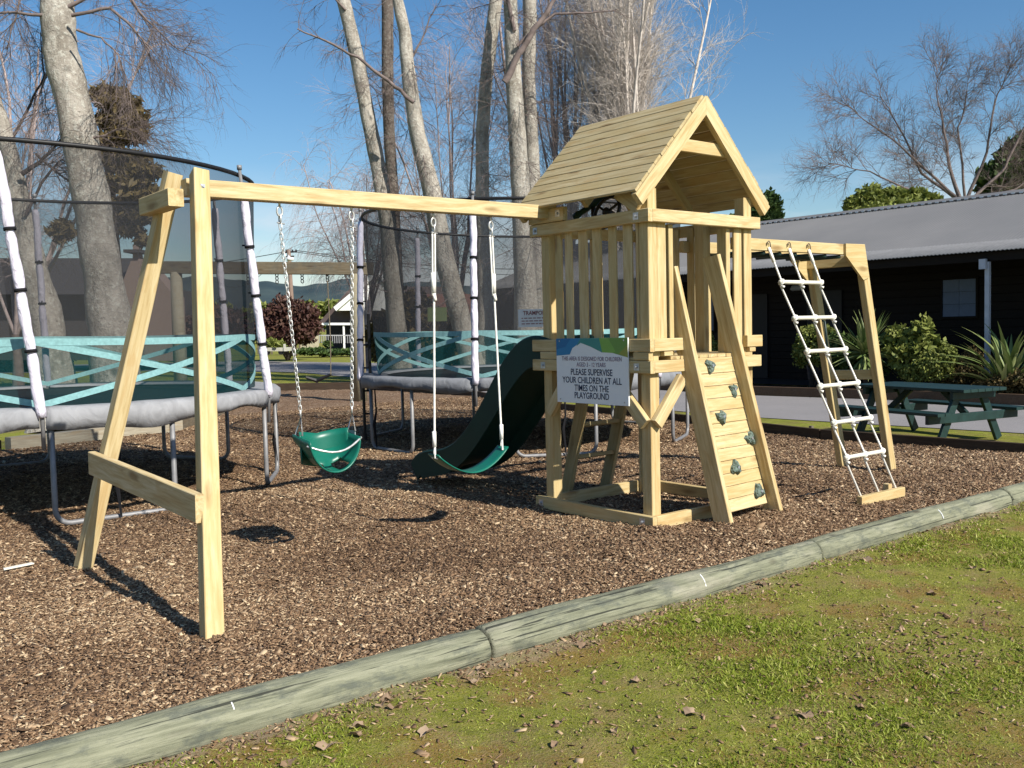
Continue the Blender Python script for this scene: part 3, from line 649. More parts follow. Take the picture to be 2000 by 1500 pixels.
# sign plane: u runs from its left (far, y=.955) to its right (y=.20)
sw, sh_ = .755, .482
def sp_(u, v, o=0): return Vector((-.012-o, .956-u, 1.333-v+.004*u))
b = MB(); b.prism([sp_(0, 0), sp_(sw, 0), sp_(sw, sh_), sp_(0, sh_)], (.010, 0, 0)); b.build('sign_panel', m_white, SG)
def patch_(pts, c, o, nm):
    b = MB(); b.add([sp_(u*sw, v*sh_, o) for u, v in pts], [tuple(range(len(pts)))]); return b.build(nm, plain('print '+nm, c, .45, .4, var=.05), SG)
g = []
patch_([(0, 0), (.40, 0), (.36, .06), (.24, .15), (.20, .25), (0, .27)], (.02, .20, .42), .0010, 'blue_print')
patch_([(0, 0), (.22, 0), (.14, .13), (0, .17)], (.01, .14, .34), .0014, 'deep_blue_print')
patch_([(.36, .0), (.62, 0), (.66, .22), (.5, .13), (.36, .07), (.30, .12)], (.04, .24, .22), .0012, 'teal_print')
patch_([(.60, 0), (1, 0), (1, .29), (.80, .225), (.645, .215)], (.15, .30, .06), .0010, 'green_print')
patch_([(.62, 0), (.74, 0), (.84, .20), (.80, .225), (.66, .215)], (.20, .40, .07), .0014, 'bright_green_print')
patch_([(.88, .24), (1, .10), (1, .29)], (.28, .30, .05), .0016, 'olive_print')
def text(s, u, v, size, mat, parent, P, du, dn, name='lettering', bold=0, xs=1.0):
    cu = bpy.data.curves.new('t', 'FONT'); cu.body = s; cu.size = size; cu.align_x = 'CENTER'; cu.extrude = .0004; cu.offset = bold; cu.resolution_u = 3
    o = bpy.data.objects.new('t', cu); COL.objects.link(o); bpy.context.view_layer.update()
    me = bpy.data.meshes.new_from_object(o.evaluated_get(bpy.context.evaluated_depsgraph_get())); bpy.data.objects.remove(o)
    me.name = name; me.materials.clear(); me.materials.append(mat); du = Vector(du); dn = Vector(dn); up = Vector((0, 0, 1)); 
    mw = Matrix(((du.x*xs, up.x, dn.x, 0), (du.y*xs, up.y, dn.y, 0), (du.z*xs, up.z, dn.z, 0), (0, 0, 0, 1))); mw.translation = P
    return link(name, me, parent, mw)
m_navy = plain('navy print', (.008, .02, .065), .5, .3, var=.02); m_mauve = plain('mauve print', (.21, .13, .19), .5, .3, var=.02)
for s, v, size, mt, bd, xs_ in (('THIS AREA IS DESIGNED FOR CHILDREN', .345, .044, m_mauve, .0006, .80), ('AGED 3 - 12 YEARS', .435, .044, m_mauve, .0006, .83),
                    ('PLEASE SUPERVISE', .565, .066, m_navy, .0016, .84), ('YOUR CHILDREN AT ALL', .69, .066, m_navy, .0016, .84),
                    ('TIMES ON THE', .81, .066, m_navy, .0016, .84), ('PLAYGROUND', .925, .066, m_navy, .0016, .84)):
    text(s, .5, v, size, mt, SG, sp_(.5*sw, v*sh_, .0012), (0, -1, 0), (-1, 0, 0), bold=bd*.45, xs=xs_)
for u, v in ((.05, .04), (.95, .04), (.05, .95), (.95, .95)):
    b = MB(); b.tube([sp_(u*sw, v*sh_, 0), sp_(u*sw, v*sh_, .004)], .006, 8); b.build('screw', m_steel, SG)

# ------------------------------------------------------------------ swings
def chain(a, b_, parent, link_len=.038, r=.0030, w2=.0095):
    a, b_ = Vector(a), Vector(b_); d = b_-a; Lg = d.length; d.normalize(); n = int(Lg/(link_len*.78)); b = MB(); s1 = d.orthogonal().normalized(); s2 = d.cross(s1)
    for i in range(n):
        c = a+d*(Lg*(i+.5)/n); u = (s1 if i % 2 else s2); u = (u+ (s2 if i % 2 else s1)*.25).normalized(); hl = link_len/2-w2*.6
        pts = [c+d*(hl*(1 if math.sin(t_) > 0 else -1))+d*math.sin(t_)*w2*.7+u*math.cos(t_)*w2 for t_ in (.0, .6, 1.57, 2.54, 3.14, 3.74, 4.71, 5.68)]
        b.tube(pts, r, 5, closed=True)
    return b.build('chain', m_chain, parent, True)
def hanger(p, parent):
    p = Vector(p); b = MB(); b.tube([p+Vector((0, 0, .03)), p+Vector((0, 0, -.02))], .007, 6)
    b.tube([p+Vector((.018*math.cos(t_), 0, -.045+.030*math.sin(t_))) for t_ in np.linspace(0, 2*PI, 15)[:-1]], .006, 6, closed=True)
    b.tube([p+Vector((0, .013*math.cos(t_), -.092+.026*math.sin(t_))) for t_ in np.linspace(0, 2*PI, 15)[:-1]], .005, 6, closed=True)
    b.tube([p+Vector((-.02, 0, -.115)), p+Vector((.03, .0, -.122))], .005, 5)
    return b.build('hanger', m_chain, parent, True)
# toddler bucket swing
T1 = thing('toddler_swing', 'green half bucket toddler swing hanging on chains from the pine beam', 'swing', (-1.93, BY, .45))
za = 2.20; hanger((-2.195, BY, 2.225), T1); hanger((-1.69, BY, 2.225), T1)
chain((-2.195, BY, 2.10), (-2.105, BY, .93), T1); chain((-1.69, BY, 2.10), (-1.735, BY, .93), T1)
vv = []; n1_, n2_ = 20, 9
for i in range(n1_+1):                     # deep sling seen from the front, with a raised back
    u = i/n1_; ang = PI+u*PI; bx = -1.925+.182*math.cos(ang); 
    for j in range(n2_+1):
        v_ = j/n2_; back = v_; y = BY-.12+.25*v_; dip = math.sin(u*PI)
        z = .74-.215*dip*(1-.45*max(0, v_-.45)/.55) + .03*back
        y2 = y+.03*dip*(v_-.5); vv.append((bx*(1)+0, y2, z))
def shell(vv, nu, nv, th, mat, name, parent, skip=lambda i, j: False):
    b = MB(); m = len(vv); P = [Vector(p) for p in vv]; st = nv+1
    nr = []
    for i in range(nu+1):
        for j in range(nv+1):
            a = P[min(i+1, nu)*st+j]-P[max(i-1, 0)*st+j]; c = P[i*st+min(j+1, nv)]-P[i*st+max(j-1, 0)]; nr.append(a.cross(c).normalized())
    b.v = [tuple(p) for p in P]+[tuple(p+n_*th) for p, n_ in zip(P, nr)]
    cells = {(i, j) for i in range(nu) for j in range(nv) if not skip(i, j)}
    for i, j in cells:
        q = (i*st+j, i*st+j+1, (i+1)*st+j+1, (i+1)*st+j); b.f.append(q[::-1]); b.f.append(tuple(x+m for x in q))
        for (di, dj, e) in ((-1, 0, (q[0], q[1])), (1, 0, (q[2], q[3])), (0, -1, (q[3], q[0])), (0, 1, (q[1], q[2]))):
            if (i+di, j+dj) not in cells: b.f.append((e[0], e[1], e[1]+m, e[0]+m))
    return b.build(name, mat, parent, True)
shell(vv, n1_, n2_, .009, m_seat, 'bucket_seat', T1, lambda i, j: (6 <= i <= 8 or 11 <= i <= 13) and 1 <= j <= 4)
# high back wall of the seat
vv = []
for i in range(15):
    u = i/14; a = .12+u*(PI-.24); x = -1.925-.178*math.cos(a); y = BY+.02+.13*math.sin(a)
    for j in range(6): v_ = j/5; vv.append((x, y-.02*(1-v_), .56+.20*v_+.03*abs(math.cos(a))+(-.02)*(1-v_)*math.sin(a)))
shell(vv, 14, 5, .008, m_seat, 'seat_back', T1)
for sx, x0_, xt in ((-1, -2.12, -2.105), (1, -1.742, -1.735)):
    b = MB(); top = Vector((xt, BY, .885)); b.tube([top+Vector((0, 0, .05)), top+Vector((0, 0, .0))], .006, 6)
    b.tube([top, (x0_, BY-.05, .775), (x0_, BY+.05, .775)], .0055, 6, closed=True); b.build('triangle_ring', m_chain, T1, True)
    if sx < 0: continue
    b = MB(); b.prism([(x0_-.003, BY-.045, .775), (x0_-.003, BY+.045, .775), (x0_-.003, BY+.045, .60), (x0_-.003, BY-.045, .60)], (.007, 0, 0)); b.build('side_strap', plain('grey rubber', (.22, .27, .28)) if sx > 0 else m_seat, T1)
a0 = Vector((-2.115, BY-.09, .71)); a1 = Vector((-1.735, BY-.11, .735)); b = MB(); 
b.tube([a0.lerp(a1, u)+Vector((0, -.05*math.sin(u*PI), -.06*math.sin(u*PI))) for u in np.linspace(0, 1, 14)], [.0065+.0015*(i % 2) for i in range(14)], 6); b.build('safety_chain', m_chain, T1, True)
# belt swing
T2 = thing('belt_swing', 'dark green belt swing hanging on white ropes from the pine beam', 'swing', (-.79, BY, .4))
for (xh, xs_) in ((-1.045, -1.09), (-.54, -.49)):
    hanger((xh, BY, 2.215), T2)
    b = MB(); ze = 1.66; zs = .60
    pts = [Vector((xh, BY, 2.09)).lerp(Vector((xs_, BY, zs)), u) for u in np.linspace(0, 1, 60)]
    up_ = [p+Vector((.010, 0, 0)) for p in pts if p.z > ze]; dn_ = [p+Vector((-.012, 0, 0)) for p in pts if p.z > ze]
    b.tube(up_, .0065, 6); b.tube(dn_, .0065, 6); lo = [p for p in pts if p.z <= ze]; b.tube(lo, [.0078+.0007*(i % 2) for i in range(len(lo))], 7)
    b.tube([(up_[-1].x-.012, BY, ze+.16), (up_[-1].x-.012, BY, ze+.02)], .0165, 7); b.tube([(up_[-1].x-.01, BY, ze+.015), (up_[-1].x-.006, BY-.01, ze-.035)], .0125, 7)
    b.tube([(xs_, BY, zs+.11), (xs_, BY, zs)], .0145, 8)
    s_ = -1 if xs_ < -.8 else 1; b.tube([(xs_, BY-.005, zs), (xs_-.018, BY-.03, .525), (xs_, BY-.035, .52)], .007, 6); b.tube([(xs_, BY+.005, zs), (xs_+.018, BY+.03, .525), (xs_, BY+.035, .52)], .007, 6)
    b.build('rope', m_rope, T2, True)
vv = []
for i in range(25):
    u = i/24; x = -1.105+.63*u; z = .545-.155*math.sin(u*PI)**.85; wv = .065+.02*math.sin(u*PI)
    for j in range(5): vv.append((x, BY-wv+2*wv*j/4, z))
shell(vv, 24, 4, .008, m_seat, 'belt_seat', T2)

# ------------------------------------------------------------------ rope climbing net
RN = thing('rope_ladder', 'white rope scramble net with cream rungs hanging from the monkey bars', 'rope ladder', (2.0, -.45, 0))
tops = [Vector((1.655, .235, 2.02)), Vector((1.93, .235, 2.02)), Vector((2.205, .235, 2.02))]; bots = [Vector((1.815, -.485, .05)), Vector((2.065, -.487, .05)), Vector((2.315, -.49, .05))]
zr = [1.738, 1.447, 1.18, .905, .622, .355]
rl = [[t_.lerp(b_, (t_.z-z)/(t_.z-b_.z)) for z in zr] for t_, b_ in zip(tops, bots)]
for k_ in range(3):
    b = MB(); pts = [tops[k_]]; 
    for i, p in enumerate(rl[k_]): pts += [p+Vector((0, .006, .02)), p+Vector((.004*(-1)**i, -.018, 0)), p+Vector((0, .006, -.03))]
    pts.append(bots[k_]); b.tube(pts, .0085, 7)
    p = tops[k_]; b.tube([p, p.lerp(bots[k_], .06)], .014, 7); b.build('rope', m_rope, RN, True)
    b = MB()
    b.tube([p+Vector((-.025, -.002, .015)), p+Vector((-.025, -.006, .040)), p+Vector((-.008, -.008, .052)), p+Vector((.008, -.008, .040)), p+Vector((.014, -.01, .0))], .0045, 6); b.build('hook', m_oldwood, RN, True)
for i in range(6):
    a, c_ = rl[0][i], rl[2][i]; e = (c_-a).normalized()*.022; b = MB(); b.tube([a-e, c_+e], .0165, 12); rg = b.build('rung', m_rung, RN, True)
    b = MB()
    for k_ in range(3):
        p = rl[k_][i]; b.tube([p+Vector((.018*math.cos(t_)*.6, .021*math.sin(t_), .021*math.cos(t_))) for t_ in np.linspace(0, 2*PI, 11)[:-1]], .008, 6, closed=True)
        b.tube([p+Vector((0, -.02, -.03)), p+Vector((0, -.015, -.045))], .013, 6)
    b.build('rope_knots', m_rope, rg, True)
board('anchor_board', (1.76, -.50, .03), (2.39, -.50, .03), .045, .075, RN, side=(0, 1, 0)); board('anchor_block', (2.27, -.44, .0), (2.27, -.44, .10), .05, .05, RN)

# ------------------------------------------------------------------ trampolines
def trampoline(label, mc, mr, mz, tc_, tr, tz, tilt, poles, uleg, band_ph, padmat, shade):
    T = thing('trampoline', label, 'trampoline', (mc[0], mc[1], 0), 'trampolines with safety nets')
    def mp_(a, z, r=None): a = math.radians(a); r = mr if r is None else r; return Vector((mc[0]+r*math.cos(a), mc[1]+r*math.sin(a), z))
    def tp(a, dz=0, r=None): a = math.radians(a); r = tr if r is None else r; x = r*math.cos(a); y = r*math.sin(a); return Vector((tc_[0]+x, tc_[1]+y, tz+tilt[0]*x+tilt[1]*y+dz))
    def nv(a, f, rin=.20):     # a point on the net, f 0 at the mat, 1 at the top ring
        lo = mp_(a, mz, mr-rin); hi = tp(a); p = lo.lerp(hi, f); sag = math.sin(f*PI)*.05; return p
    b = MB(); b.tube([mp_(a, mz-.02, mr-.03) for a in range(0, 360, 8)], .022, 8, closed=True); b.build('frame', m_tube, T, True)
    b = MB(); b.tube([tp(a) for a in range(0, 360, 6)], .020, 6, closed=True); b.build('top_ring', m_black, T, True)
    for a0 in uleg:
        pts = []; w = 12.5; zt = mz-.03
        def q(a, z): return mp_(a, z)
        A, B = q(a0-w, 0), q(a0+w, 0); rad = .11; dirn = (B-A).normalized()
        pts.append(A+Vector((0, 0, zt)))
        for t_ in np.linspace(0, PI/2, 6): pts.append(A+Vector((0, 0, rad+.01-rad*math.sin(t_)))+dirn*rad*(1-math.cos(t_)))
        for t_ in np.linspace(PI/2, 0, 6): pts.append(B+Vector((0, 0, rad+.01-rad*math.sin(t_)))-dirn*rad*(1-math.cos(t_)))
        pts.append(B+Vector((0, 0, zt))); b = MB(); b.tube(pts, .0215, 10); b.build('leg', m_tube, T, True)
    # mat
    n = 60; b = MB(); vv = [mp_(360*j/n, mz-.005, mr-.27) for j in range(n)]; vv.append(Vector((mc[0], mc[1], mz-.03))); b.add(vv, [(j, (j+1) % n, n) for j in range(n)]); b.build('jumping_mat', m_mat, T, True)
    # pad, in sections between the poles, with a drooping skirt
    r_ = random.Random(int(mc[0]*10)); ps = sorted([p % 360 for p in poles]); 
    for k_ in range(len(ps)):
        a0 = ps[k_]+.6; a1 = ps[(k_+1) % len(ps)]-.6; a1 += 360 if a1 < a0 else 0; nn = 26; vv = []; ph = r_.uniform(0, 6)
        for i in range(nn+1):
            u = i/nn; a = a0+(a1-a0)*u; wob = .003*math.sin(u*19+ph)+.003*math.sin(u*37+2*ph); drop = .125+.05*math.sin(u*PI)*math.sin(u*5+ph)+.012*math.sin(u*21+ph)
            for rr, z in ((-.31, .0), (-.20, .016+wob*.5), (-.08, .018+wob), (.01, .018), (.035, -.002), (.038+wob*2, -.06), (.022+wob*4, -drop)): vv.append(mp_(a, mz+z, mr+rr))
        shell(vv, nn, 6, -.012, padmat, 'pad', T)
    # net
    def netpatch(f0, f1, nf, mat, name):
        na = 72; vv = []
        for i in range(na):
            a = 360*i/na
            for j in range(nf+1): vv.append(nv(a, f0+(f1-f0)*j/nf))
        b = MB(); s = nf+1; b.add(vv, [(i*s+j, ((i+1) % na)*s+j, ((i+1) % na)*s+j+1, i*s+j+1) for i in range(na) for j in range(nf)]); return b.build(name, mat, T, True)
    fb = .26
    netpatch(fb, 1, 8, m_net, 'net'); netpatch(0, fb, 3, m_netlow, 'net_skirt')
    def tape(f, lo, hi, w_=.05, name='webbing'):
        b = MB(); vv = []; n = len(f)
        for a, ff_ in f:
            p = nv(a, ff_); o = Vector((math.cos(math.radians(a)), math.sin(math.radians(a)), 0))*.006; vv += [p+o-Vector((0, 0, w_/2)), p+o+Vector((0, 0, w_/2)), p-o+Vector((0, 0, w_/2)), p-o-Vector((0, 0, w_/2))]
        b.add(vv, [(i*4+j, (i+1)*4+j, (i+1)*4+(j+1) % 4, i*4+(j+1) % 4) for i in range(n-1) for j in range(4)]); return b.build(name, m_teal, T)
    for k_ in range(len(ps)):
        a0 = ps[k_]; a1 = ps[(k_+1) % len(ps)]; a1 += 360 if a1 < a0 else 0; us = np.linspace(0, 1, 15)
        tape([(a0+(a1-a0)*u, fb-.006*math.sin(u*PI)) for u in us], 0, 0, .055)
        tape([(a0+(a1-a0)*u, fb+(.02-fb)*u) for u in us], 0, 0); tape([(a0+(a1-a0)*u, .02+(fb-.02)*u) for u in us], 0, 0)
    # poles with foam sleeves and straps
    for a in poles:
        lo = mp_(a, mz-.28, mr+.035); mid = mp_(a, mz+.02, mr+.045); hi = tp(a+shade, .05, tr+.03)
        b = MB(); b.tube([lo, mid, hi], .016, 8); b.tube([hi-Vector((0, 0, .01)), hi+Vector((0, 0, .03))], .024, 8); po = b.build('net_pole', m_tube, T, True)
        b = MB(); n = 40; pts = []; rr = []
        for i in range(n+1):
            u = i/n; p = mid.lerp(hi, .0+.93*u); pts.append(p+Vector((.004*math.sin(u*21+a), .004*math.cos(u*17+a), -.06*(1-u)))); rr.append(.039+.0025*math.sin(u*55+a)*math.sin(u*13)+.0018*r_.uniform(-1, 1)-(.008 if i in (0, n) else 0)-(.010 if any(abs(u-q_) < .012 for q_ in (.24, .47, .70)) else 0))
        b.tube(pts, rr, 12); b.build('foam_sleeve', m_sleeve, po, True)
        for q_ in (.25, .48, .71):
            p = mid.lerp(hi, .93*q_); d_ = (hi-mid).normalized(); inw = (Vector((mc[0], mc[1], p.z))-p).normalized(); b = MB(); b.tube([p-d_*.012+Vector((0, 0, -.05*(1-q_))), p+d_*.012+Vector((0, 0, -.05*(1-q_)))], .045, 12); b.tube([p, p+inw*.07], .008, 5); b.build('strap', m_strap, po, True)
    # tie-down straps hanging from the frame
    for a in (poles[1]+24, poles[1]+26.5, poles[0]+14):
        b = MB(); p = mp_(a, mz-.05); b.tube([p, p+Vector((.02, .01, -.35)), p+Vector((-.01, .02, -.5)), p+Vector((.01, 0, -mz+.06))], [.008, .012, .02, .008], 5); b.build('tie_down_strap', m_strap, T)
    return T
TR1 = trampoline('large trampoline at the left behind the swing legs, grey pad and white pole sleeves', (-2.60, 5.36), 2.11, .875, (-2.72, 5.43), 2.11, 2.955, (-.018, .029),
                 [-104, -43, 17, 77, 137, 197], [-90, -31, 30, 90, 150, 210], 0, m_pad, -2.5)
TR2 = trampoline('farther trampoline in the middle behind the green slide, partly hidden by the tower', (3.14, 5.18), 2.10, .85, (3.34, 5.42), 2.10, 2.85, (-.026, .012),
                 [157, 216, 277, 337, 37, 97], [180, 240, 300, 0, 60, 120], 0, m_padblue, 0)
# notices: white board on the far trampoline net, yellow-green board beyond
def notice(name, label, c, w_, h_, normal, mat, lines, T=None):
    o = thing(name, label, 'sign', c); n = Vector(normal).normalized(); du = Vector((0, 0, 1)).cross(n).normalized(); C_ = Vector(c); b = MB(); up = Vector((0, 0, 1))
    b.prism([C_-du*w_/2-up*h_/2, C_+du*w_/2-up*h_/2, C_+du*w_/2+up*h_/2, C_-du*w_/2+up*h_/2], -n*.006); b.build('board', mat, o); return o, du, n
pc = at(1050, 621, 8.9); m_redp = plain('dark red print', (.22, .05, .06), .5)
toCam = Vector((CAM.x-pc.x, CAM.y-pc.y, 0)).normalized()
o, du, n_ = notice('trampoline_notice', 'small white notice headed TRAMPOLINE on the far trampoline net beside the tower', pc, .36, .165, toCam, m_white, None)
text('TRAMPOLINE', 0, 0, .052, m_redp, o, pc+n_*.0012+Vector((0, 0, .030)), du, n_, bold=.001, xs=.86)
b = MB()
for k_ in range(3):
    z_ = -.004-k_*.026; x_ = -.15
    while x_ < .14:
        w2 = rnd.uniform(.015, .04); p = pc+n_*.0014+du*x_+Vector((0, 0, z_)); b.prism([p, p+du*w2, p+du*w2+Vector((0, 0, .008)), p+Vector((0, 0, .008))], n_*.0006); x_ += w2+.008
b.build('small_print', m_redp, o)
pc = at(854, 614, 14.5); notice('yellow_green_notice', 'plain yellow green board seen through the far trampoline net', pc, .29, .21, Vector((CAM.x-pc.x, CAM.y-pc.y, 0)), plain('faded yellow green', (.20, .26, .10)), None)
# the ladder leaning at the far trampoline's left side
TL = thing('trampoline_ladder', 'narrow black steel ladder standing between round post and far trampoline', 'ladder', (1.55, 7.3, 0))
for px_ in (708, 722):
    b = MB(); p = at(px_, 700, 12.5); b.tube([(p.x, p.y, 0), (p.x, p.y, 1.65)], .02, 6); b.build('side_rail', m_black, TL)
for zz_ in (.35, .65, .95, 1.25):
    b = MB(); p = at(708, 700, 12.5); q = at(722, 700, 12.5); b.tube([(p.x, p.y, zz_), (q.x, q.y, zz_)], .014, 6); b.build('rung', m_black, TL)

# ------------------------------------------------------------------ old swing frame
OS = thing('old_swing_frame', 'old grey round timber swing frame with chains behind the trampolines', 'swing frame', (5.1, 13.0, 0))
pA = Vector((5.16, 13.05, 0)); pB = Vector((2.27, 15.45, 0)); b = MB(); 
b.tube([(pA.x, pA.y, -.1), (pA.x, pA.y, 1.3), (pA.x, pA.y, 2.62)], [.145, .135, .125], 16); b.build('round_post', m_roundpost, OS, True)
b = MB(); b.tube([(pB.x, pB.y, -.1), (pB.x, pB.y, 2.75)], [.14, .12], 14); b.build('round_post', m_roundpost, OS, True)
dB = (pA-pB).normalized(); board('cross_beam', (pB.x-dB.x*.4, pB.y-dB.y*.4, 2.86), (pA.x+dB.x*.35, pA.y+dB.y*.35, 2.72), .2, .25, OS, m_oldwood)
for u in (.40, .56, .70, .84):
    p = pB.lerp(pA, u); p.z = 2.68-.0; b = MB()
    for s_ in range(3): b.tube([p+Vector((.03*math.cos(t_), 0, -.04-.07*s_+.04*math.sin(t_))) for t_ in np.linspace(0, 2*PI, 9)[:-1]], .010, 5, closed=True)
    b.build('hook', m_black, OS)
p = pB.lerp(pA, .84); b = MB(); b.tube([(p.x, p.y, 2.5), (p.x+.02, p.y, 1.3), (p.x, p.y, .55)], .012, 5); b.build('swing_rope', m_oldwood, OS)
p = pB.lerp(pA, .70); b = MB(); b.tube([(p.x, p.y, .5), (p.x+.2, p.y-.1, .42), (p.x+.42, p.y-.32, .55)], [.03, .05, .03], 6); b.build('swing_seat', m_black, OS)

# ------------------------------------------------------------------ trees
def quick_tubes(branches, n):
    """branches: list of (P[k,3], R[k]); returns V, F"""
    Vs, Fs, base = [], [], 0; ang = np.arange(n)*2*PI/n; ca, sa = np.cos(ang), np.sin(ang)
    for P, R_ in branches:
        P = np.asarray(P, float); k = len(P); T_ = np.gradient(P, axis=0); T_ /= np.linalg.norm(T_, axis=1)[:, None]+1e-9
        ref = np.array([0.31, .17, .93]); 
        if abs(T_[0] @ ref) > .95: ref = np.array([1., 0, 0])
        A = np.cross(T_, ref); A /= np.linalg.norm(A, axis=1)[:, None]+1e-9; B = np.cross(T_, A); R_ = np.asarray(R_)[:, None, None]
        V_ = P[:, None, :]+(A[:, None, :]*ca[None, :, None]+B[:, None, :]*sa[None, :, None])*R_
        i = np.arange(k-1)[:, None]*n; j = np.arange(n)[None]; j2 = (j+1) % n
        Fs.append((np.stack([i+j, i+j2, i+n+j2, i+n+j], -1).reshape(-1, 4))+base); Vs.append(V_.reshape(-1, 3)); base += k*n
    return np.concatenate(Vs), np.concatenate(Fs)
def grow(rs, P, d, Lg, r, droop, wig, k):
    pts = [P]; d = d/np.linalg.norm(d); step = Lg/(k-1)
    for i in range(k-1):
        d = d+rs.normal(0, wig, 3)+np.array([0, 0, droop]); d /= np.linalg.norm(d); pts.append(pts[-1]+d*step)
    pts = np.array(pts); return pts, r*np.linspace(1, .35, k)
def twigs(rs, parents, spec):
    """spec: list of levels (count per parent, length, radius, angle, droop, wiggle, segs, start)"""
    allb = []; cur = parents
    for (cnt, Lg, r, ang, droop, wig, k, st) in spec:
        nxt = []
        for P, R_ in cur:
            for _ in range(cnt if isinstance(cnt, int) else rs.integers(*cnt)):
                u = st+(1-st)*rs.random(); i = min(int(u*(len(P)-1)), len(P)-2); f = u*(len(P)-1)-i; p = P[i]*(1-f)+P[i+1]*f; t_ = P[i+1]-P[i]; t_ /= np.linalg.norm(t_)+1e-9
                q = rs.normal(size=3); q -= t_*(q @ t_); q /= np.linalg.norm(q)+1e-9; a = math.radians(ang)*rs.uniform(.6, 1.35)
                nxt.append(grow(rs, p, t_*math.cos(a)+q*math.sin(a), Lg*rs.uniform(.45, 1.2), min(r, R_[i]*.8+.0005), droop, wig, k))
        allb.append(nxt); cur = nxt
    return allb
def tree_obj(name, label, group, base, trunks, levels, m_trunk, m_br, m_tw, trunk_sides=20, cat='tree', limbs=()):
    T = thing(name, label, cat, base, group)
    for P, R_ in trunks:
        V, F = quick_tubes([(P, R_)], trunk_sides); V = V-np.array(base)
        h = (np.sin(V[:, 2]*7+V[:, 0]*5)*.5+np.sin(V[:, 2]*19+V[:, 1]*13)*.3)*.028; cdir = V-np.array([V[:, 0].mean(), V[:, 1].mean(), 0]); V[:, 0] += h; V[:, 1] += h*.7
        link('trunk', np_mesh('trunk', V, F, m_trunk, smooth=True), T, Matrix.Translation(Vector(base)))
    for P, R_ in limbs:
        V, F = quick_tubes([(P, R_)], 10); link('limb', np_mesh('limb', V-np.array(base), F, m_br, smooth=True), T, Matrix.Translation(Vector(base)))
    bl = [b_ for lv in levels[:1] for b_ in lv]
    if bl: V, F = quick_tubes(bl, 6); tag(link('branches', np_mesh('branches', V-np.array(base), F, m_br, smooth=True), T, Matrix.Translation(Vector(base))), kind='stuff')
    bl = [b_ for lv in levels[1:] for b_ in lv]
    if bl: V, F = quick_tubes(bl, 3); tag(link('twigs', np_mesh('twigs', V-np.array(base), F, m_tw), T, Matrix.Translation(Vector(base))), kind='stuff')
    return T
def trunk_px(rows, D, sub=5):
    pts = []; rr = []
    R0 = [(Vector(at(x, y, D)), w_*D/FPX/2) for x, y, w_ in rows]
    for i in range(len(R0)-1):
        for s in range(sub): f = s/sub; pts.append(R0[i][0].lerp(R0[i+1][0], f)); rr.append(R0[i][1]*(1-f)+R0[i+1][1]*f)
    pts.append(R0[-1][0]); rr.append(R0[-1][1]); return np.array([list(p) for p in pts]), np.array(rr)
def up_extend(P, R_, Lg, n=6):      # carry a trunk on above the picture
    d = P[0]-P[3]; d /= np.linalg.norm(d); d = d*.8+np.array([0, 0, .3]); d /= np.linalg.norm(d); e = [P[0]+d*Lg*(i+1)/n for i in range(n)][::-1]
    return np.concatenate([np.array(e), P]), np.concatenate([np.linspace(R_[0]*.25, R_[0]*.92, n), R_])

rs = np.random.default_rng(5)
# T1: big pale leaning trunk at the left
P, R_ = trunk_px([(102, -60, 54), (111, 0, 60), (118, 100, 66), (143, 200, 66), (171, 350, 68), (181, 400, 70), (190, 470, 71), (201, 540, 73), (216, 640, 84), (226, 740, 92), (235, 800, 108), (240, 834, 150)], 15.3)
P1, R1 = up_extend(P, R_, 5)
seedb = []
def limb_px(rows, D, k=.62):
    P_, R2 = trunk_px(rows, D, 4); rq = np.random.default_rng(int(abs(rows[0][0]*7+rows[-1][1]))); n_ = len(P_); w_ = np.cumsum(rq.normal(0, 1, (n_, 3)), 0); w_ -= w_[0]; return (P_+w_*.012*D/16, R2*k)
L1 = [limb_px([(140, 30, 12), (215, 20, 10), (260, 60, 7), (300, 110, 4)], 15.0), limb_px([(120, 20, 14), (230, -40, 10), (290, 40, 6), (350, 95, 3), (392, 120, 2)], 15.2), limb_px([(150, 58, 8), (200, 75, 6), (240, 110, 4), (262, 170, 2)], 14.9),
      limb_px([(120, 30, 14), (60, 28, 10), (0, 20, 7), (-60, 40, 5)], 15.1), limb_px([(112, -20, 12), (60, -60, 10), (30, 10, 6), (10, 90, 3)], 15.5), limb_px([(120, -50, 12), (180, -80, 9), (250, -20, 6), (290, 40, 4), (330, 110, 2)], 15.6),
      limb_px([(175, 270, 8), (235, 245, 5), (270, 240, 2)], 15.2), limb_px([(140, 90, 12), (100, 100, 8), (75, 190, 5), (60, 260, 3)], 15.4)]
lv = twigs(rs, L1, [(12, 1.0, .007, 40, -.07, .15, 7, .12), (9, .62, .0035, 40, -.12, .18, 6, .12), (5, .36, .0022, 36, -.14, .2, 4, .15)])
tree_obj('poplar_tree', 'thick pale grey leaning trunk behind the near trampoline, right of two', 'bare trees behind the trampolines', tuple(P[-1]), [(P1, R1)], lv, m_bark, m_twig, m_twig, 28, limbs=L1)
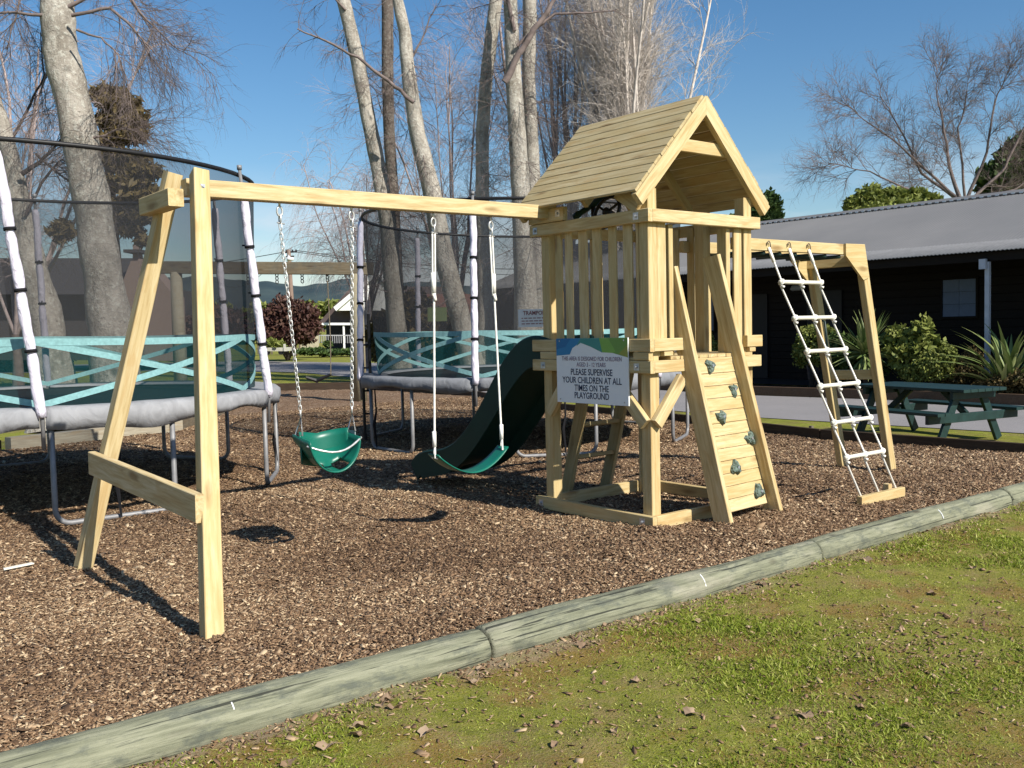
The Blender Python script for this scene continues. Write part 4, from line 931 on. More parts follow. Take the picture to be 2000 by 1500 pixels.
# T0
P, R_ = trunk_px([(-25, 130, 26), (-5, 220, 28), (20, 300, 32), (36, 390, 39), (52, 470, 47), (67, 540, 57), (85, 600, 62), (102, 700, 68), (112, 760, 76), (118, 810, 98), (122, 838, 140)], 15.6)
P0, R0 = up_extend(P, R_, 4)
L0 = [limb_px([(42, 340, 16), (75, 315, 12), (98, 285, 8), (130, 240, 5)], 15.4), limb_px([(50, 420, 10), (90, 340, 8), (115, 310, 5), (150, 330, 3)], 15.4), limb_px([(20, 280, 10), (60, 200, 8), (90, 150, 5), (80, 60, 3)], 15.8), limb_px([(70, 300, 8), (110, 340, 6), (135, 360, 4)], 15.4)]
lv = twigs(rs, L0, [(12, .9, .0065, 45, .0, .16, 6, .1), (8, .55, .0035, 42, -.02, .18, 5, .1), (4, .3, .0022, 38, -.05, .2, 4, .2)])
tree_obj('poplar_tree', 'leaning grey trunk at the left edge behind the white trampoline sleeve, left of two', 'bare trees behind the trampolines', tuple(P[-1]), [(P0, R0)], lv, m_bark, m_twigdark, m_twig, 26, limbs=L0)
# middle group
def mid_tree(rows, D, label, lims, seed, mt=m_bark, spec=None, tw=m_twig, ext=5):
    r2 = np.random.default_rng(seed); P, R_ = trunk_px(rows, D); PP, RR = up_extend(P, R_, ext); LL = [limb_px(l_, dd_) for l_, dd_ in lims]
    half = (P[:int(len(P)*.8)], R_[:int(len(P)*.8)])
    spec = spec or [(30, 1.5, .010, 60, -.015, .15, 7, .0), (8, .8, .005, 44, -.04, .2, 5, .12), (5, .42, .0032, 40, -.08, .22, 4, .15)]
    lv = twigs(r2, [half], spec); 
    if LL: lv2 = twigs(r2, LL, [(10, 1.1, .008, 42, -.03, .16, 6, .2), (7, .6, .004, 40, -.06, .2, 4, .2)]); lv = [lv[0]+lv2[0], lv[1]+lv2[1]]+lv[2:]
    return tree_obj('poplar_tree', label, 'bare trees behind the trampolines', tuple(P[-1]), [(PP, RR)], lv, mt, m_twigdark if mt is m_barkdark else m_twig, tw, 20, limbs=LL)
mid_tree([(664, -20, 26), (676, 20, 26), (697, 112, 28), (718, 224, 28), (741, 336, 30), (757, 430, 33), (768, 560, 36), (778, 680, 40), (784, 742, 54)], 26.5, 'slender pale trunk leaning left, leftmost of the middle group', [([(675, 20, 8), (650, -10, 5), (620, -30, 3)], 26.3)], 21)
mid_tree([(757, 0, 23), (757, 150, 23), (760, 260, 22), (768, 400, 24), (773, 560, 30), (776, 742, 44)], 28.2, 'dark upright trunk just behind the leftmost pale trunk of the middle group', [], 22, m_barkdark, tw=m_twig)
mid_tree([(772, -20, 20), (790, 60, 24), (798, 149, 28), (815, 261, 31), (843, 373, 36), (862, 480, 39), (882, 560, 40), (904, 640, 41), (932, 742, 52)], 25.5, 'grey trunk slanting down to the right behind the rope swing', [([(808, 200, 13), (760, 160, 11), (700, 110, 9), (640, 78, 7), (582, 54, 4)], 25.1), ([(800, 120, 8), (830, 60, 5), (850, 10, 3)], 25.5)], 23)
mid_tree([(972, -20, 24), (964, 37, 26), (950, 150, 25), (942, 261, 25), (942, 373, 27), (944, 480, 28), (948, 600, 32), (952, 742, 46)], 25.8, 'slim grey trunk right behind the second white trampoline sleeve', [], 24)
mid_tree([(996, -20, 26), (999, 60, 28), (1003, 149, 31), (1010, 261, 35), (1017, 373, 37), (1026, 560, 44), (1032, 742, 60)], 24.8, 'thick grey trunk with a dark rising limb, beside the tower roof', [([(985, 160, 22), (1010, 110, 20), (1045, 60, 18), (1075, 20, 15), (1100, -20, 12)], 24.4), ([(1010, 90, 12), (1080, 30, 9), (1150, 30, 6), (1200, 25, 3)], 24.5), ([(1005, 60, 14), (990, 0, 12), (985, -40, 10)], 24.6)], 25)
mid_tree([(1034, -20, 26), (1035, 37, 27), (1032, 149, 26), (1038, 261, 26), (1044, 420, 31), (1052, 600, 38), (1056, 742, 50)], 26.4, 'pale upright trunk at the right end of the middle group, against the roof eave', [], 26)
# brushy pale trees behind
def brush_tree(name, label, base, stems, spread, h, seed, mt, tw, levels, group=None, cat='tree', r0=.16, droop=.02, up=.9, forkz=1.5, trunk=True):
    r2 = np.random.default_rng(seed); base = np.array(base); st = []
    for i in range(stems):
        a = r2.uniform(0, 2*PI); s_ = spread*r2.uniform(.15, 1); d_ = np.array([math.cos(a)*s_, math.sin(a)*s_, up]); st.append(grow(r2, base+np.array([0, 0, forkz]), d_, h*r2.uniform(.75, 1.05), r0*r2.uniform(.3, .55), droop, .05, 12))
    lv = twigs(r2, st, levels); T = tree_obj(name, label, group, tuple(base), [(np.array([base+np.array([0, 0, forkz*1.05]), base+np.array([.02, 0, forkz*.5]), base-np.array([0, 0, .1])]), np.array([r0*.8, r0, r0*1.25]))], [st+lv[0]]+lv[1:], mt, tw, tw, 12, cat)
    return T
p = ground_at(1215, 748); D_g = (p-CAM).dot(FW)
brush_tree('pollarded_tree', 'tall pale brushy bare tree with many upright stems right behind the tower roof', (at(1232, 640, 29).x, at(1232, 640, 29).y, 0), 26, .135, 11.5, 31, m_twigpale, m_twigpale,
           [(20, 2.0, .012, 30, .03, .12, 7, .15), (9, 1.1, .0065, 34, .02, .16, 5, .12), (4, .65, .0045, 34, .0, .18, 4, .12)], r0=.20)
brush_tree('pollarded_tree', 'pale brushy bare tree between the two thick trunks and the tower roof', (at(1115, 640, 31).x, at(1115, 640, 31).y, 0), 16, .19, 11.5, 32, m_twigpale, m_twigpink,
           [(14, 2.0, .011, 28, .02, .11, 7, .2), (8, 1.1, .006, 32, .0, .15, 5, .12), (5, .65, .004, 32, -.02, .16, 4, .12)], r0=.16)
brush_tree('bare_tree', 'faint bare tree seen between the slanting trunk and the slim trunk', (at(885, 640, 33).x, at(885, 640, 33).y, 0), 9, .32, 9.0, 36, m_twig, m_twigpink,
           [(13, 1.9, .010, 36, .0, .12, 7, .2), (8, 1.0, .006, 36, -.03, .16, 5, .12), (5, .6, .004, 36, -.04, .16, 4, .12)], r0=.12)
brush_tree('weeping_tree', 'faint pinkish weeping bare tree left of the middle trunks', (at(715, 640, 40).x, at(715, 640, 40).y, 0), 10, .34, 7.0, 33, m_twig, m_twigpink,
           [(13, 1.8, .011, 48, -.12, .1, 7, .3), (9, 1.3, .006, 40, -.28, .12, 6, .1), (4, .7, .0045, 30, -.4, .1, 4, .1)], r0=.13)
brush_tree('bare_tree', 'faint bare tree at the top left corner behind the leaning trunks', (at(30, 640, 26).x, at(30, 640, 26).y, 0), 8, .40, 9.5, 34, m_twig, m_twigpink,
           [(14, 1.9, .010, 46, -.05, .13, 7, .2), (9, 1.1, .005, 42, -.10, .16, 6, .12), (5, .6, .0033, 38, -.1, .16, 4, .12)], r0=.13)
# bare tree over the roof on the right
r2 = np.random.default_rng(41); Dr = 33
base = at(1890, 640, Dr); hub = [(1880, 395, 40), (1890, 640, 60)]
P, R_ = trunk_px(hub, Dr, 4); P[-1][2] = -.05
LR = [limb_px(l_, Dr+o_, .34) for l_, o_ in (([(1880, 400, 26), (1850, 330, 18), (1835, 230, 11), (1826, 170, 6), (1820, 125, 2)], 0), ([(1878, 398, 22), (1800, 330, 14), (1750, 240, 8), (1712, 180, 3)], 1), ([(1870, 405, 18), (1790, 370, 13), (1700, 330, 8), (1640, 315, 4), (1600, 310, 2)], -1),
      ([(1880, 395, 20), (1780, 300, 12), (1710, 245, 7), (1660, 205, 3)], .5), ([(1885, 400, 22), (1920, 300, 14), (1935, 200, 9), (1955, 150, 4), (1962, 120, 2)], 1), ([(1890, 400, 20), (1960, 330, 14), (2010, 230, 9), (2040, 140, 5)], -1), ([(1885, 390, 16), (1870, 250, 10), (1888, 180, 5), (1896, 140, 2)], 2), ([(1890, 395, 14), (1990, 370, 10), (2060, 300, 6)], 1))]
lv = twigs(r2, LR, [(22, 1.5, .011, 40, .01, .13, 7, .1), (11, .85, .0065, 40, .0, .16, 5, .1), (6, .5, .0045, 38, .0, .16, 4, .1)])
tree_obj('bare_tree', 'wide bare spreading tree rising behind the long grey roof', None, (base.x, base.y, 0), [(P, R_)], lv, m_twig, m_twig, m_twig, 12, limbs=LR)

# foliage masses
def leaf_cloud(n, blobs, size, seed, elong=1.8, shellness=.5):
    r2 = np.random.default_rng(seed); w_ = np.array([b_[3]*b_[4]*b_[5] for b_ in blobs])**.7; w_ /= w_.sum(); idx = r2.choice(len(blobs), n, p=w_); B = np.array(blobs)[idx]
    u = r2.normal(size=(n, 3)); u /= np.linalg.norm(u, axis=1)[:, None]; rad = r2.random(n)**(1/3*(1-shellness)+.05); lump = 1+.22*np.sin(u[:, 0]*7+idx)*np.sin(u[:, 2]*6+idx*2)+.12*r2.normal(size=n)
    c = B[:, :3]+u*B[:, 3:6]*(rad*lump)[:, None]
    a = r2.normal(size=(n, 3))+u*.8; a /= np.linalg.norm(a, axis=1)[:, None]; b_ = np.cross(a, r2.normal(size=(n, 3))); b_ /= np.linalg.norm(b_, axis=1)[:, None]
    s = size*r2.uniform(.5, 1.4, n)[:, None]; V = np.stack([c-a*s*elong*.5, c+b_*s*.5, c+a*s*elong*.5, c-b_*s*.5], 1).reshape(-1, 3)
    F = (np.arange(n)*4)[:, None]+np.arange(4)[None]; clump = .5+.5*np.sin(c[:, 0]*6/ max(.4, size*8)+idx*1.3)*np.sin(c[:, 2]*7/max(.4, size*8)+idx)
    tone = np.clip(.45*r2.random(n)+.35*clump+.2*(rad > .8), 0, 1); return V, F, np.repeat(tone, 4)
def bush(name, label, base, blobs, n, size, mat, seed, cat='shrub', group=None, stem=.03, stems=4, elong=1.8, stemmat=None, shellness=.5):
    T = thing(name, label, cat, base, group); V, F, tn = leaf_cloud(n, [(b_[0], b_[1], b_[2], b_[3], b_[4], b_[5]) for b_ in blobs], size, seed, elong, shellness)
    tag(link('foliage', np_mesh('foliage', V-np.array(base), F, mat, tn), T, Matrix.Translation(Vector(base))), kind='stuff')
    b = MB(); r2 = random.Random(seed)
    for i in range(stems):
        q = blobs[i % len(blobs)]; b.tube([Vector(base), Vector(base).lerp(Vector(q[:3]), .5)+Vector((r2.uniform(-.1, .1), r2.uniform(-.1, .1), 0)), Vector(q[:3])+Vector((0, 0, q[5]*.4))], [stem*1.4, stem, stem*.4], 6)
    b.build('trunk' if cat == 'tree' else 'stem', stemmat or m_twigdark, T, True); return T
def blob_px(x, y, D, rx, ry): # px centre, px radii
    p = at(x, y, D); k = D/FPX; return (p.x, p.y, p.z, rx*k, rx*k, ry*k)
# bronze conifer left
D = 25; r2 = random.Random(3); bl = []
for (x, y, rx, ry) in ((205, 185, 28, 16), (235, 205, 38, 20), (262, 235, 26, 18), (215, 235, 30, 13), (255, 265, 32, 15), (212, 275, 30, 12), (235, 310, 50, 14), (270, 335, 45, 13), (240, 360, 55, 14), (285, 385, 48, 13), (245, 400, 40, 12), (270, 425, 36, 12), (225, 430, 30, 12), (255, 450, 24, 10), (122, 450, 22, 20), (280, 470, 14, 10)): bl.append(blob_px(x, y, D, rx, ry))
bs = at(240, 640, D); bush('conifer_tree', 'bronze green conifer with see-through crown behind the left pale trunk', (bs.x, bs.y, 0), bl, 11500, .085, m_conifer, 51, 'tree', stem=.16, stems=1, elong=3.2)
D = 36; bs = at(1970, 640, D); bush('evergreen_tree', 'dark evergreen tree above the grey roof at the right edge of the photo', (bs.x, bs.y, 0), [blob_px(*q) for q in ((1990, 330, D, 45, 48), (1950, 350, D, 35, 30), (2030, 310, D, 50, 60), (1940, 365, D, 25, 18))], 16000, .16, m_green, 52, 'tree', stem=.2, elong=1.8)
D = 30; bs = at(1740, 640, D); bush('hedge_shrub', 'rounded yellow green bushes showing over the ridge of the grey roof', (bs.x, bs.y, 0), [blob_px(*q) for q in ((1665, 400, D, 16, 14), (1700, 388, D, 26, 22), (1745, 388, D, 28, 20), (1790, 390, D, 22, 20), (1820, 395, D, 18, 16), (1740, 420, D, 80, 25))], 16000, .10, m_yellow, 53, 'shrub', stem=.1)
D = 34; bs = at(1500, 640, D); bush('round_tree', 'small dark leafy tree just right of the tower roof', (bs.x, bs.y, 0), [blob_px(*q) for q in ((1500, 415, D, 24, 36), (1480, 430, D, 26, 26), (1440, 440, D, 26, 20))], 8000, .13, m_green, 54, 'tree', stem=.12)
D = 30; bs = at(30, 655, D)
D = 52; bs = at(562, 690, D); bush('maroon_bush', 'round maroon leaved bush beside the utility pole', (bs.x, bs.y, 0), [blob_px(*q) for q in ((560, 620, D, 42, 38), (530, 635, D, 30, 34), (595, 628, D, 30, 36), (560, 648, D, 55, 26), (515, 640, D, 16, 22))], 14000, .13, m_red, 55, 'shrub', stem=.08)
D = 110; bs = at(600, 655, D); bush('distant_hedge', 'pale olive trees in the distance left of the white gabled house', (bs.x, bs.y, 0), [blob_px(*q) for q in ((510, 615, D, 30, 20), (600, 618, D, 40, 22), (650, 600, D, 36, 10), (480, 640, D, 40, 26), (690, 620, D, 40, 20), (420, 630, D, 40, 30))], 12000, .5, m_yellow, 56, 'shrub', stem=.3)
D = 58; bs = at(630, 690, D); bush('garden_hedge', 'low green garden growth before the verandah of the white gabled house', (bs.x, bs.y, 0), [blob_px(*q) for q in ((610, 686, D, 28, 6), (650, 688, D, 34, 5), (700, 686, D, 30, 7), (640, 672, D, 8, 6))], 6000, .12, m_green, 57, 'shrub', stem=.03)
D = 45; bs = at(420, 690, D); bush('dark_hedge', 'dark hedge seen through the near trampoline net', (bs.x, bs.y, 0), [blob_px(*q) for q in ((420, 640, D, 60, 38), (320, 630, D, 40, 30), (90, 650, D, 70, 60), (10, 660, D, 60, 80), (260, 640, D, 40, 34))], 16000, .18, m_red, 58, 'shrub', stem=.08)
D = 30; bs = at(860, 700, D); bush('dark_hedge', 'dark bronze shrubs seen through the far trampoline net', (bs.x, bs.y, 0), [blob_px(*q) for q in ((760, 660, D, 40, 45), (840, 655, D, 50, 45), (900, 660, D, 40, 50), (970, 660, D, 50, 40), (810, 600, D, 30, 30))], 12000, .14, m_conifer, 59, 'shrub', stem=.08)

# ------------------------------------------------------------------ garden by the long building
def spiky(name, label, c, n, Lr, wid, el, seed, droop=.9, tone=(.2, .9)):
    T = thing(name, label, 'plant', c); r2 = random.Random(seed); protos = []
    for k_ in range(5):
        k = 9; Lg = r2.uniform(*Lr); dr_ = droop*r2.uniform(.3, 1.2); vv = []; tn = []
        for i in range(k+1):
            u = i/k; wd_ = wid*(.55+.9*math.sin(min(1, u*1.25)*PI*.75))*(1-u**4)+.001; x = Lg*u*(1-.12*dr_*u); z = -dr_*Lg*.45*u**2.6
            vv += [(x, -wd_, z+wd_*.35), (x, 0, z), (x, wd_, z+wd_*.35)]; tt = r2.uniform(-.05, .05)+(.3+.5*k_/4)+.2*u; tn += [tt*.8, tt, tt+.1]
        F = np.array([[i*3+j, (i+1)*3+j, (i+1)*3+j+1, i*3+j+1] for i in range(k) for j in range(2)])
        protos.append(np_mesh('blade', np.array(vv), F, m_flax, np.clip(tn, 0, 1), True))
    for i in range(n):
        a = r2.uniform(0, 2*PI); e = math.radians(r2.uniform(*el)); mw = Matrix.Translation(Vector(c)+Vector((r2.uniform(-.08, .08), r2.uniform(-.08, .08), 0))) @ Matrix.Rotation(a, 4, 'Z') @ Matrix.Rotation(-e, 4, 'Y') @ Matrix.Rotation(r2.uniform(-.7, .7), 4, 'X')
        link('blade', protos[r2.randrange(5)], T, mw)
    return T
spiky('flax_plant', 'tall flax with sword leaves by the white verandah post at the right edge', (12.1, 3.0, .05), 62, (.95, 1.6), .028, (30, 86), 61, 1.0)
yc = (12.05, 5.62, .75); Y_ = spiky('cabbage_tree', 'spiky round cabbage plant behind the right leg of the monkey bars', yc, 150, (.65, .95), .018, (-35, 88), 62, .35)
b = MB(); b.tube([(yc[0], yc[1], 0), (yc[0], yc[1], yc[2]+.05)], [.07, .06], 8); b.build('stem', m_twigdark, Y_, True)
def gx(px_, X_): # y position where a vertical plane x=X_ is met at photo column px_
    dr = FW+RT*((px_-1000)/FPX)-UP*(-100/FPX); return CAM.y+dr.y*((X_-CAM.x)/dr.x)
def gbush(label, pxs, n, size, mat, seed, X_=12.2, nm='garden_shrub', **k):
    bl = []
    for (x, y, rx, ry) in pxs:
        yy = gx(x, X_); D_ = (Vector((X_, yy, 1))-CAM).dot(FW); p = at(x, y, D_); s_ = D_/FPX; bl.append((p.x, p.y, p.z, rx*s_*.8, rx*s_, ry*s_))
    bush(nm, label, (bl[0][0], bl[0][1], 0), bl, n, size, mat, seed, **k)
gbush('large leaved yellow green shrub between the cabbage plant and the verandah window', [(1775, 690, 45, 32), (1800, 650, 22, 28), (1815, 690, 34, 34), (1755, 660, 25, 25)], 2600, .075, m_yellow, 71)
gbush('finer leaved olive shrub below the verandah window', [(1825, 715, 36, 28), (1850, 695, 18, 18), (1790, 730, 30, 18)], 7000, .035, m_yellow, 72, 12.0)
gbush('dark small leaved shrub left of the flax', [(1880, 725, 32, 24), (1900, 700, 18, 20), (1860, 740, 28, 16)], 5000, .03, m_conifer, 73, 12.2)
gbush('glossy green shrub seen between the ropes of the rope ladder', [(1585, 660, 28, 20), (1570, 690, 20, 26), (1610, 650, 20, 14), (1600, 690, 26, 20)], 3600, .055, m_yellow, 74)
gbush('dense dark green bush at the foot of the cabbage plant', [(1650, 690, 38, 34), (1640, 720, 34, 26), (1695, 725, 32, 18), (1625, 665, 20, 18)], 6000, .05, m_green, 75)
gbush('reddish brown ground cover shrub at the right edge behind the picnic table', [(1960, 750, 46, 18), (2010, 745, 40, 22), (1930, 760, 30, 12)], 6000, .035, m_conifer, 76, 12.0)
gbush('small green bush seen through the tower opening', [(1380, 668, 14, 20), (1362, 680, 14, 14), (1395, 680, 12, 14)], 2600, .045, m_yellow, 77, 12.6)

# ------------------------------------------------------------------ long building
LBd = thing('long_building', 'long low dark walled building with grey corrugated roof and verandah', 'building', (14.4, 4, 0))
m_wall = wood('shade darkened weatherboard', (.012, .008, .007), (.009, .006, .005), (.006, .004, .004), False)  # near-black colour has the deep verandah shade put into it
t = MT('grey painted iron', .35, .4, .1); n1 = t.noise(t.coord(), .6, 6, .6); n2 = t.noise(t.coord(), 12, 5, .6)
t.col(t.mix(t.mrange(n1, .3, .7), (.14, .14, .142), (.175, .173, .172))); t.b.inputs['Roughness'].default_value = .6; m_roof = t.m
Y0, Y1 = -9, 19.2
k = int((Y1-Y0)/.0762*4); yy = np.linspace(Y0, Y1, k); zz = .009*np.sin(np.arange(k)*PI/2)
rows = [(12.58, 2.60), (13.42, 2.83), (17.0, 4.12)]; V = []
for (x, z) in rows:
    V.append(np.stack([np.full(k, x), yy, z+zz], 1))
for (x, z) in rows: V.append(np.stack([np.full(k, x), yy, z+zz-.012], 1))
V = np.concatenate(V); F = []; a = np.arange(k-1); m_roof2 = plain('pale grey verandah iron', (.19, .19, .192), .6)
for r0_ in (0, 1):
    F = []; F.append(np.stack([r0_*k+a, (r0_+1)*k+a, (r0_+1)*k+a+1, r0_*k+a+1], 1)); F.append(np.stack([(r0_+3)*k+a, (r0_+3)*k+a+1, (r0_+4)*k+a+1, (r0_+4)*k+a], 1))
    if r0_ == 0: F.append(np.stack([a, a+1, 3*k+a+1, 3*k+a], 1))
    F_ = np.concatenate(F); u_, inv_ = np.unique(F_, return_inverse=True); link(('verandah_roof', 'roof')[r0_], np_mesh('roof', V[u_], inv_.reshape(F_.shape), (m_roof2, m_roof)[r0_], smooth=True), LBd)
b = MB(); b.prism([(17.0, Y0, 4.13), (21.5, Y0, 2.6), (21.5, Y0, 2.58), (17.0, Y0, 4.11)], (0, Y1-Y0, 0)); b.build('back_roof', m_roof, LBd)
b = MB(); b.prism([(16.8, Y0, 4.075), (17.0, Y0, 4.15), (17.2, Y0, 4.075), (17.2, Y0, 4.09), (17.0, Y0, 4.17), (16.8, Y0, 4.09)], (0, Y1-Y0, 0)); rc = b.build('ridge_cap', m_roof, LBd)
b = MB()
for i in range(int((Y1-Y0)/.17)): yv = Y0+i*.17; b.prism([(16.795, yv, 4.065), (16.80, yv, 4.065), (16.80, yv, 4.095), (16.795, yv, 4.095)], (0, .085, 0))
tag(b.build('ridge_notches', m_white, rc), kind='stuff')
# wall boards
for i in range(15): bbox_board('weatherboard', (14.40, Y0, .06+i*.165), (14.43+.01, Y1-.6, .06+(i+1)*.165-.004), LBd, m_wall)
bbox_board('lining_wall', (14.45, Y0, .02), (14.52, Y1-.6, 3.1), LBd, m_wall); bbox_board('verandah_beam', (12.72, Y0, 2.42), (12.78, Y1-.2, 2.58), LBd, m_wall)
b = MB(); b.prism([(12.9, Y1-.65, 0), (20.8, Y1-.65, 0), (20.8, Y1-.65, 2.7), (17, Y1-.65, 4.05), (12.9, Y1-.65, 2.62)], (0, .1, 0)); b.build('end_wall', m_wall, LBd)
m_postw = plain('pale painted post', (.42, .44, .50), .5)
for yv in (-5.6, -1, 3.63, 12.0, 16.4): bbox_board('verandah_post', (12.70, yv-.04, 0), (12.78, yv+.04, 2.41), LBd, m_postw if yv < 5 else m_wall)
bbox_board('rain_head', (12.62, 3.62, 2.28), (12.70, 3.74, 2.46), LBd, m_postw)
wf = thing('tmp', '', '', (0, 0, 0)); bpy.data.objects.remove(wf)
m_blind = plain('window with blue blind', (.07, .11, .20), .4, .5, var=.1)
def window(y0, y1, z0, z1, rows_, cols_):
    b = MB(); fw_ = .04; b.box((14.36, y0, z0), (14.398, y1, z0+fw_)); b.box((14.36, y0, z1-fw_), (14.398, y1, z1)); b.box((14.36, y0, z0+fw_), (14.398, y0+fw_, z1-fw_)); b.box((14.36, y1-fw_, z0+fw_), (14.398, y1, z1-fw_)); fr = b.build('window', m_wall, LBd)
    for i in range(rows_):
        for j in range(cols_):
            ya = y0+fw_+(y1-y0-2*fw_)*j/cols_; yb_ = y0+fw_+(y1-y0-2*fw_)*(j+1)/cols_; zA = z0+fw_+(z1-z0-2*fw_)*i/rows_; zB = z0+fw_+(z1-z0-2*fw_)*(i+1)/rows_
            b = MB(); b.box((14.375, ya+.003, zA+.003), (14.397, yb_-.003, zB-.003)); b.build('pane', m_blind, fr)
window(4.58, 5.34, 1.40, 2.23, 3, 2); window(2.2, 3.2, 1.2, 2.2, 2, 2); window(11.2, 12.0, 1.2, 2.2, 2, 2)
for (ya, yb_) in ((7.6, 8.5), (9.6, 10.5)):
    dr_ = bbox_board('door', (14.35, ya, .07), (14.398, yb_, 2.1), LBd, plain('dark door', (.010, .009, .012), .5)); b = MB(); b.tube([(14.33, ya+.1, 1.0), (14.33, ya+.22, 1.0)], .014, 6); b.build('handle', m_steel, dr_)
def wall_paper(x, y, w_, h_, label):
    dr = FW+RT*((x-1000)/FPX)-UP*((y-750)/FPX); p = CAM+dr*((14.385-CAM.x)/dr.x); b = MB(); b.box((p.x-.004, p.y-w_/2, p.z-h_/2), (p.x+.008, p.y+w_/2, p.z+h_/2)); tag(b.build('paper_notice', plain('paper', (.30, .28, .27)), None), label, 'notice', 'papers pinned on the dark wall')
wall_paper(1491, 583, .10, .14, 'upper small pale paper on the dark verandah wall'); wall_paper(1492, 600, .10, .12, 'lower small pale paper on the dark verandah wall'); wall_paper(1637, 604, .12, .10, 'small pale paper on the wall seen between the ropes and monkey bar leg')
dr = FW+RT*((1558-1000)/FPX)-UP*((566-750)/FPX); p = CAM+dr*((14.2-CAM.x)/dr.x); b = MB()
b.tube([p+Vector((0, -.16, 0)), p+Vector((0, -.12, .05)), p+Vector((0, .12, .05)), p+Vector((0, .16, 0))], [.05, .07, .07, .05], 8); b.build('wall_lamp', plain('frosted lamp', (.30, .32, .33)), LBd, True)

# ------------------------------------------------------------------ picnic table
PT = thing('picnic_table', 'dark green wooden picnic table with attached benches on the grass', 'picnic table', (6.5, 1.6, 0))
# local frame: u along the table, v across
def fit_px(x, y, z): dr = FW+RT*((x-1000)/FPX)-UP*((y-750)/FPX); return CAM+dr*((z-CAM.z)/dr.z)
cA = Vector((6.28, .86, 0)); cB = Vector((6.60, 2.33, 0)); uu = (cB-cA).normalized(); vvn = Vector((-uu.y, uu.x, 0)); cen = Vector((6.40, 1.42, 0)); TL_ = 1.62
def tp_(u, v, z): return cen+uu*u+vvn*v+Vector((0, 0, z))
for i in range(6): v_ = (i-2.5)*.122; board('table_board', tp_(-TL_/2, v_, .585), tp_(TL_/2, v_, .585), .115, .036, PT, m_greenpaint, side=vvn)
for s in (-1, 1):
    for j in range(2): board('bench_board', tp_(-TL_/2, s*(.60+j*.125), .335), tp_(TL_/2, s*(.60+j*.125), .335), .115, .036, PT, m_greenpaint, side=vvn)
for u in (-.60, .60):
    for s in (-1, 1): board('leg', tp_(u, s*.50, -.02), tp_(u, s*.20, .56), .045, .10, PT, m_greenpaint, side=uu)
    o2 = .045 if u > 0 else -.045
    board('bench_bearer', tp_(u+o2, -.76, .268), tp_(u+o2, .76, .268), .045, .10, PT, m_greenpaint, side=uu); board('top_bearer', tp_(u+o2, -.36, .522), tp_(u+o2, .36, .522), .045, .085, PT, m_greenpaint, side=uu)
    board('diagonal_brace', tp_(u-.0+(-o2), 0, .29), tp_(u*.4, 0, .55), .045, .075, PT, m_greenpaint, side=vvn)

# ------------------------------------------------------------------ far background
# hills
t = MT('bush clad hills', 1, .05); v = t.coord(kind='Object'); n1 = t.noise(v, .012, 8, .6); t.col(t.mix(t.mrange(n1, .35, .65), (.035, .055, .065), (.06, .085, .085))); m_hill = t.m
b = MB(); prof = [(-1400, 470), (-700, 540), (-200, 556), (100, 548), (330, 540), (470, 545), (530, 552), (575, 560), (620, 552), (690, 545), (760, 548), (900, 556), (1050, 560), (1200, 545), (1400, 552), (1700, 560), (2200, 540), (3000, 540)]
Dh = 1500; vv = []
for i in range(len(prof)-1):
    for s in range(10):
        f = s/10; x = prof[i][0]*(1-f)+prof[i+1][0]*f; y = prof[i][1]*(1-f)+prof[i+1][1]*f; a = (x-1000)/FPX; top = at(x, y+2.5*math.sin(x*.043)+1.2*math.sin(x*.13), Dh); d2 = Vector((top.x-CAM.x, top.y-CAM.y, 0)).normalized()
        h = top.z; vv += [Vector((top.x, top.y, 0))-d2*500+Vector((0, 0, 1)), Vector((top.x, top.y, 0))-d2*250+Vector((0, 0, h*.42)), Vector((top.x, top.y, h)), Vector((top.x, top.y, 0))+d2*400+Vector((0, 0, h*.5)), Vector((top.x, top.y, -5))+d2*800]
n = len(vv)//5; b.add(vv, [(i*5+j, (i+1)*5+j, (i+1)*5+j+1, i*5+j+1) for i in range(n-1) for j in range(4)]); tag(b.build('hills', m_hill, smooth=True), kind='structure')
# white gabled house
def face_frame(x, D_):           # axes across the view at a far place
    p = at(x, 650, D_); p.z = 0; return p, Vector((RT.x, RT.y, 0)).normalized(), Vector((FW.x, FW.y, 0)).normalized()
WH = thing('white_house', 'white gabled house with dark roof, verandah and railing behind the round swing post', 'house', face_frame(690, 78)[0]); o_, ax, fx = face_frame(690, 78); S_ = 78/FPX
def hp_(x, y, dd=0): p = o_+ax*((x-690)*S_)+fx*dd; p.z = at(x, y, 78).z; return p
def quadm(name, pts, mat, dv, parent): b = MB(); b.prism(pts, dv); return b.build(name, mat, parent)
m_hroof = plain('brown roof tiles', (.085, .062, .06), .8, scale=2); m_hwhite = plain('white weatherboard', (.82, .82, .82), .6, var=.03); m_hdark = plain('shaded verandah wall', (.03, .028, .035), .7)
quadm('roof', [hp_(622, 631), hp_(960, 631), hp_(900, 560), hp_(690, 560)], m_hroof, fx*.4, WH).rotation_euler
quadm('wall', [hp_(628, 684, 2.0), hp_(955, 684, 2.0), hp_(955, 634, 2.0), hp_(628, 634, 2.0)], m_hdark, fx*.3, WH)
quadm('gable_roof', [hp_(665, 608, -1.6), hp_(745, 540, -1.6), hp_(830, 608, -1.6), hp_(830, 600, -1.6), hp_(745, 532, -1.6), hp_(660, 601, -1.6)], m_hwhite, fx*2.0, WH)
quadm('gable_wall', [hp_(663, 607, -1.3), hp_(822, 607, -1.3), hp_(745, 544, -1.3)], m_hwhite, fx*1.0, WH)
quadm('eave_board', [hp_(622, 635, -.5), hp_(960, 635, -.5), hp_(960, 630.5, -.5), hp_(622, 630.5, -.5)], m_hwhite, fx*.3, WH)
